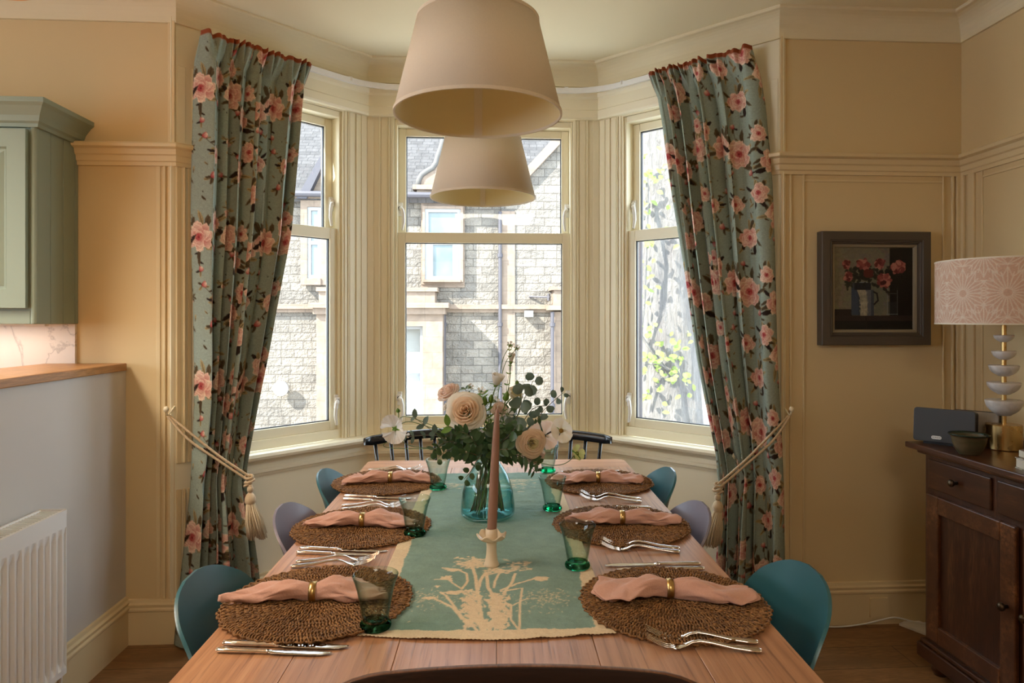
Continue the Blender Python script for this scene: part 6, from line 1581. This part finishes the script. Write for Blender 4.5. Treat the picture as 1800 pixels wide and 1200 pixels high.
# fringed white pinks reaching out on the left
def fan_head(R, seed):
    mb = MB(); r = random.Random(seed)
    for k in range(7):
        a = -PI*0.5+r.uniform(-0.2, 0.2)+(k-3)*0.36+(PI if k % 2 else 0)*0.0; rows = []
        for i in range(7):
            t = i/6; wv = 0.20+0.34*t
            rows.append([(R*t*math.cos(a+s_*wv), R*t*math.sin(a+s_*wv), R*0.35*t+R*0.07*math.sin(s_*12+k)*t+(0.05*R*math.sin(s_*25) if i == 6 else 0)) for s_ in [-1+2*j/10 for j in range(11)]])
        mb.grid(rows)
    return mb
flower('sweet_pea', 'upper white fan-petalled flower reaching out far left', 'flower', cam(694, 752, 1.95), (-0.5, -0.8, 0.0), [('petals', fan_head(0.040, 1).xf(Matrix.Rotation(PI, 4, 'Z')), M['white_p'], {})], r=0.0012, seed=30, cup=0.008)
flower('sweet_pea', 'lower white fan-petalled flower reaching out far left', 'flower', cam(695, 755, 1.94), (-0.3, -0.9, -0.2), [('petals', fan_head(0.038, 2), M['white_p'], {})], r=0.0012, seed=31, cup=0.008)
# ranunculus and anemones on the right
def ranunc(R, seed):
    mb = rose_head(R, 0.95, seed, 9)
    for k in range(len(mb.mi)): mb.mi[k] = 1 if k < len(mb.mi)*0.3 else 0
    return mb
flower('ranunculus', 'peach ranunculus with tight rings of petals at the lower right', 'ranunculus', cam(933, 778, 1.92), (0.15, -0.95, 0.1), [('petals', ranunc(0.040, 1), [M['peach_p'], M['lemon_p']], {})], r=0.002, seed=40)
flower('ranunculus', 'second peach ranunculus tucked under the first', 'ranunculus', cam(938, 798, 1.95), (0.2, -0.7, -0.6), [('petals', ranunc(0.030, 2), [M['blush_p'], M['lemon_p']], {})], r=0.002, seed=41)
def open_head(R, n, seed, cupd=0.35, w=1.15, ruf=0.03):
    mb = MB(); r = random.Random(seed)
    for k in range(n):
        petal(mb, R*r.uniform(0.92, 1.08), R*cupd*r.uniform(0.6, 1.2), 2*PI*k/n*1.0+(0.3 if k % 2 else 0), w, 1.0, 0.05, base=0.05, nu=7, nv=7, ruf=ruf, seed=r.random()*6)
    return mb
def eye(R, m):
    mb = MB(); mb.lathe([(0, 0.0), (R, 0.001), (R*1.0, R*0.5), (R*0.5, R*0.9), (0, R)], n=14); return ('centre', mb, m, {})
flower('anemone', 'pink anemone with a black eye between peach and lemon flowers', 'anemone', cam(956, 766, 1.93), (0.0, -0.95, 0.25), [('petals', open_head(0.043, 9, 3, 0.30, 0.85), M['blush_p'], {}), eye(0.006, M['centre'])], r=0.0018, seed=42)
flower('anemone', 'pale lemon anemone with a yellow brown eye at the right', 'anemone', cam(986, 757, 1.92), (0.25, -0.9, 0.35), [('petals', open_head(0.033, 7, 4, 0.28, 1.25, 0.02), M['cream_p'], {}), eye(0.0065, M['ocentre'])], r=0.0016, seed=43)
flower('anemone', 'small lime yellow flower hanging lowest on the right', 'anemone', cam(1014, 797, 1.92), (0.45, -0.6, 0.4), [('petals', open_head(0.022, 6, 5, 0.5, 1.0, 0.03), M['lime_p'], {}), eye(0.003, M['lime_p'])], r=0.0012, seed=44)
# green buds
for i, (px, py, R, lab) in enumerate(((700, 722, .0058, 'green bud on a curved stem at the far left'), (909, 673, .0058, 'round green bud on a curling stem upper right'), (852, 708, .009, 'fat green lily bud left of the candle tip'), (863, 704, .008, 'slim green bud beside the candle tip'), (889, 700, .009, 'pale green bud cluster right of the candle tip'), (840, 702, .006, 'small green bud left of the fat bud'))):
    mb = MB(); hgt = 1.5 if i < 2 else 2.6
    mb.lathe([(0, -R), (R*0.7, -R*0.6), (R, R*0.1), (R*0.8, R*hgt*0.55), (R*0.3, R*hgt*0.9), (0, R*hgt)], n=14, wob=lambda a, z: 1+0.08*math.sin(5*a))
    flower('flower_bud', lab, 'bud', cam(px, py, 1.96), (0.1*(i-2), -0.3, 0.9), [('bud', mb, M['leafb'], {})], r=0.0011, seed=50+i, cup=0.006)

# sprigs: stem from vase neck through given photo positions, with leaves along it
def sprig(lab, pts, Zs, leaf, L, W, n, mat='euc', seed=0, name='eucalyptus_sprig', stemm='stemb', pair=True, start=0.15, cat='foliage sprig', rad=0.0014):
    r = random.Random(seed); P_ = [cam(x, y, z) for (x, y), z in zip(pts, Zs)]; a0 = math.atan2(P_[-1].y-VY, P_[-1].x-VX)
    nk = NECK+Vector((r.uniform(-0.018, 0.018), r.uniform(-0.018, 0.018), 0)); tip = Vector((VX-0.055*math.cos(a0)*r.uniform(0.5, 1), VY-0.055*math.sin(a0)*r.uniform(0.5, 1), VB+0.013))
    path = smooth_path([tip, nk]+P_, 12*(len(P_)+1)); T = thing(name, lab, cat, nk)
    loc = [p-nk for p in path]; part('stem', MB().tube(loc, [rad*1.3-(rad*0.7)*k/len(loc) for k in range(len(loc))], 6), M[stemm], T, smooth=True)
    i0 = int(len(loc)/(len(P_)+1))+1; mb = MB(); span = len(loc)-1-i0
    for k in range(n):
        t = start+(1-start)*k/max(1, n-1); i = min(len(loc)-2, i0+int(t*span)); tg = (loc[i+1]-loc[i]).normalized()
        for s_ in ((-1, 1) if pair else (1 if k % 2 else -1,)):
            sd = tg.cross(Vector((0.15*math.sin(k*1.7+seed), -1, 0.1*math.cos(k*2.1)))).normalized()*s_
            if k % 2 and pair: sd = (sd+Vector((0, -0.7*s_, 0.1))).normalized()
            d = (sd*0.85+tg*0.45+Vector((r.uniform(-0.2, 0.2), r.uniform(-0.3, 0.3), r.uniform(-0.2, 0.2)))).normalized()
            sz_ = r.uniform(0.8, 1.15)*(1-0.35*t); up = Vector((r.uniform(-0.4, 0.4), -1, r.uniform(-0.2, 0.6)))
            if leaf == 'round':
                c0 = loc[i]+d*0.004; sdv = d.cross(up).normalized(); nn = sdv.cross(d).normalized(); v = []; f = []
                for q in range(7):
                    tt = q/6; w_ = W*sz_*math.sqrt(max(0, 1-(2*tt-1)**2))*(1.0 if tt > .1 else 1); c = c0+d*(L*sz_*tt)+nn*(0.10*L*math.sin(tt*PI)); v += [c+sdv*w_+nn*0.12*w_, c, c-sdv*w_+nn*0.12*w_]
                for q in range(6): a = q*3; f += [(a, a+1, a+4, a+3), (a+1, a+2, a+5, a+4)]
                mb.add(v, f)
            else: leafquad(mb, loc[i], d, up, L*sz_, W*sz_, 0.2, nseg=5)
    part('leaves', mb, M[mat], T, smooth=True); return T
S = sprig
S('round-leaved eucalyptus sprig rising at the upper right of the bouquet', [(900, 745), (922, 700), (938, 668)], [2.02, 2.0, 1.98], 'round', 0.040, 0.021, 5, seed=1)
S('broad eucalyptus sprig right of the candle', [(890, 780), (908, 735), (920, 690)], [1.98, 1.95, 1.95], 'round', 0.044, 0.024, 5, seed=2)
S('eucalyptus sprig with small leaves reaching to the right window edge', [(925, 765), (955, 722), (990, 690)], [2.0, 1.98, 1.95], 'round', 0.032, 0.0115, 7, seed=3)
S('eucalyptus sprig leaning right over the ranunculus', [(905, 760), (935, 720), (962, 712)], [2.05, 2.05, 2.0], 'round', 0.036, 0.015, 5, seed=4)
S('eucalyptus sprig with oval leaves reaching far left', [(810, 785), (765, 760), (728, 733)], [1.98, 1.95, 1.93], 'oval', 0.038, 0.0125, 6, seed=5)
S('low arching leafy sprig at the left over the bench rail', [(810, 775), (760, 765), (712, 768)], [2.02, 2.0, 1.98], 'oval', 0.030, 0.008, 8, seed=6)
S('hanging sprig of oval leaves beside the vase neck', [(838, 810), (832, 822), (816, 842)], [1.93, 1.89, 1.86], 'round', 0.030, 0.0105, 4, mat='leafd', seed=7, start=0.3)
S('trailing sprig of round leaves at the left below the rose', [(812, 790), (785, 792), (770, 805)], [1.96, 1.92, 1.9], 'round', 0.030, 0.013, 5, mat='leafd', seed=8)
S('large bright green rose leaf left of the cream rose', [(815, 775), (800, 755), (787, 748)], [1.97, 1.93, 1.92], 'oval', 0.056, 0.017, 2, mat='leafb', seed=9, pair=False, start=0.8, name='leafy_sprig')
S('narrow-leaved dark sprig filling the left of the bouquet', [(820, 780), (798, 765), (775, 770)], [2.0, 1.97, 1.96], 'oval', 0.042, 0.009, 9, mat='leafd', seed=10, name='leafy_sprig')
S('dark leafy sprig beneath the cream rose', [(840, 785), (825, 765), (806, 758)], [1.95, 1.90, 1.90], 'oval', 0.046, 0.012, 8, mat='leafd', seed=11, name='leafy_sprig')
S('dark leafy sprig behind the candle', [(862, 790), (868, 765), (872, 748)], [1.96, 1.93, 1.93], 'oval', 0.046, 0.014, 8, mat='leafd', seed=12, name='leafy_sprig')
S('dark leafy sprig at the right under the ranunculus', [(885, 800), (915, 800), (945, 815)], [1.96, 1.92, 1.92], 'oval', 0.040, 0.010, 8, mat='leafd', seed=13, name='leafy_sprig')
S('drooping narrow-leaved sprig at the lower right', [(885, 795), (920, 805), (940, 828)], [2.0, 1.99, 1.98], 'oval', 0.045, 0.007, 8, mat='leafd', seed=14, name='leafy_sprig')
S('dark leafy sprig right of the candle at mid height', [(880, 780), (895, 765), (905, 752)], [1.95, 1.91, 1.90], 'round', 0.040, 0.017, 6, mat='leafd', seed=15, name='leafy_sprig')
S('dark leafy sprig low over the left of the vase neck', [(840, 800), (822, 795), (806, 798)], [1.95, 1.91, 1.90], 'oval', 0.042, 0.011, 8, mat='leafd', seed=16, name='leafy_sprig')
S('dark leafy sprig low over the right of the vase neck', [(872, 800), (880, 790), (900, 790)], [1.93, 1.89, 1.88], 'oval', 0.042, 0.013, 8, mat='leafd', seed=17, name='leafy_sprig')
S('dark leafy sprig at the back of the bouquet', [(850, 780), (845, 740), (835, 715)], [2.08, 2.10, 2.10], 'oval', 0.045, 0.012, 8, mat='leafd', seed=18, name='leafy_sprig')
S('dark leafy sprig at the back right of the bouquet', [(880, 780), (890, 745), (895, 720)], [2.06, 2.08, 2.08], 'oval', 0.045, 0.014, 8, mat='leafd', seed=19, name='leafy_sprig')
S('thin twig with two small leaves above the cream rose', [(830, 760), (826, 715), (818, 682)], [2.02, 2.02, 2.02], 'oval', 0.026, 0.006, 4, mat='leafd', seed=20, start=0.55, name='leafy_sprig')
S('pale green pointed leaves at the top centre', [(862, 770), (856, 725), (848, 692)], [1.97, 1.97, 1.98], 'oval', 0.034, 0.005, 7, mat='leafb', seed=21, start=0.4, name='leafy_sprig', stemm='stem')
S('thin green stem with tiny leaves under the topmost bud', [(882, 760), (890, 690), (896, 640), (895, 606)], [1.99, 1.99, 2.0, 2.0], 'oval', 0.014, 0.003, 9, mat='leafb', seed=22, start=0.3, name='leafy_sprig', stemm='stem', rad=0.001)
S('dark leafy sprig behind the ranunculus', [(890, 785), (925, 765), (950, 745)], [2.02, 2.03, 2.03], 'oval', 0.042, 0.010, 8, mat='leafd', seed=23, name='leafy_sprig')
S('leafy sprig hanging in front of the bench rail at the left', [(820, 785), (790, 775), (762, 790)], [1.99, 1.96, 1.95], 'oval', 0.034, 0.008, 9, mat='leafd', seed=24, name='leafy_sprig')
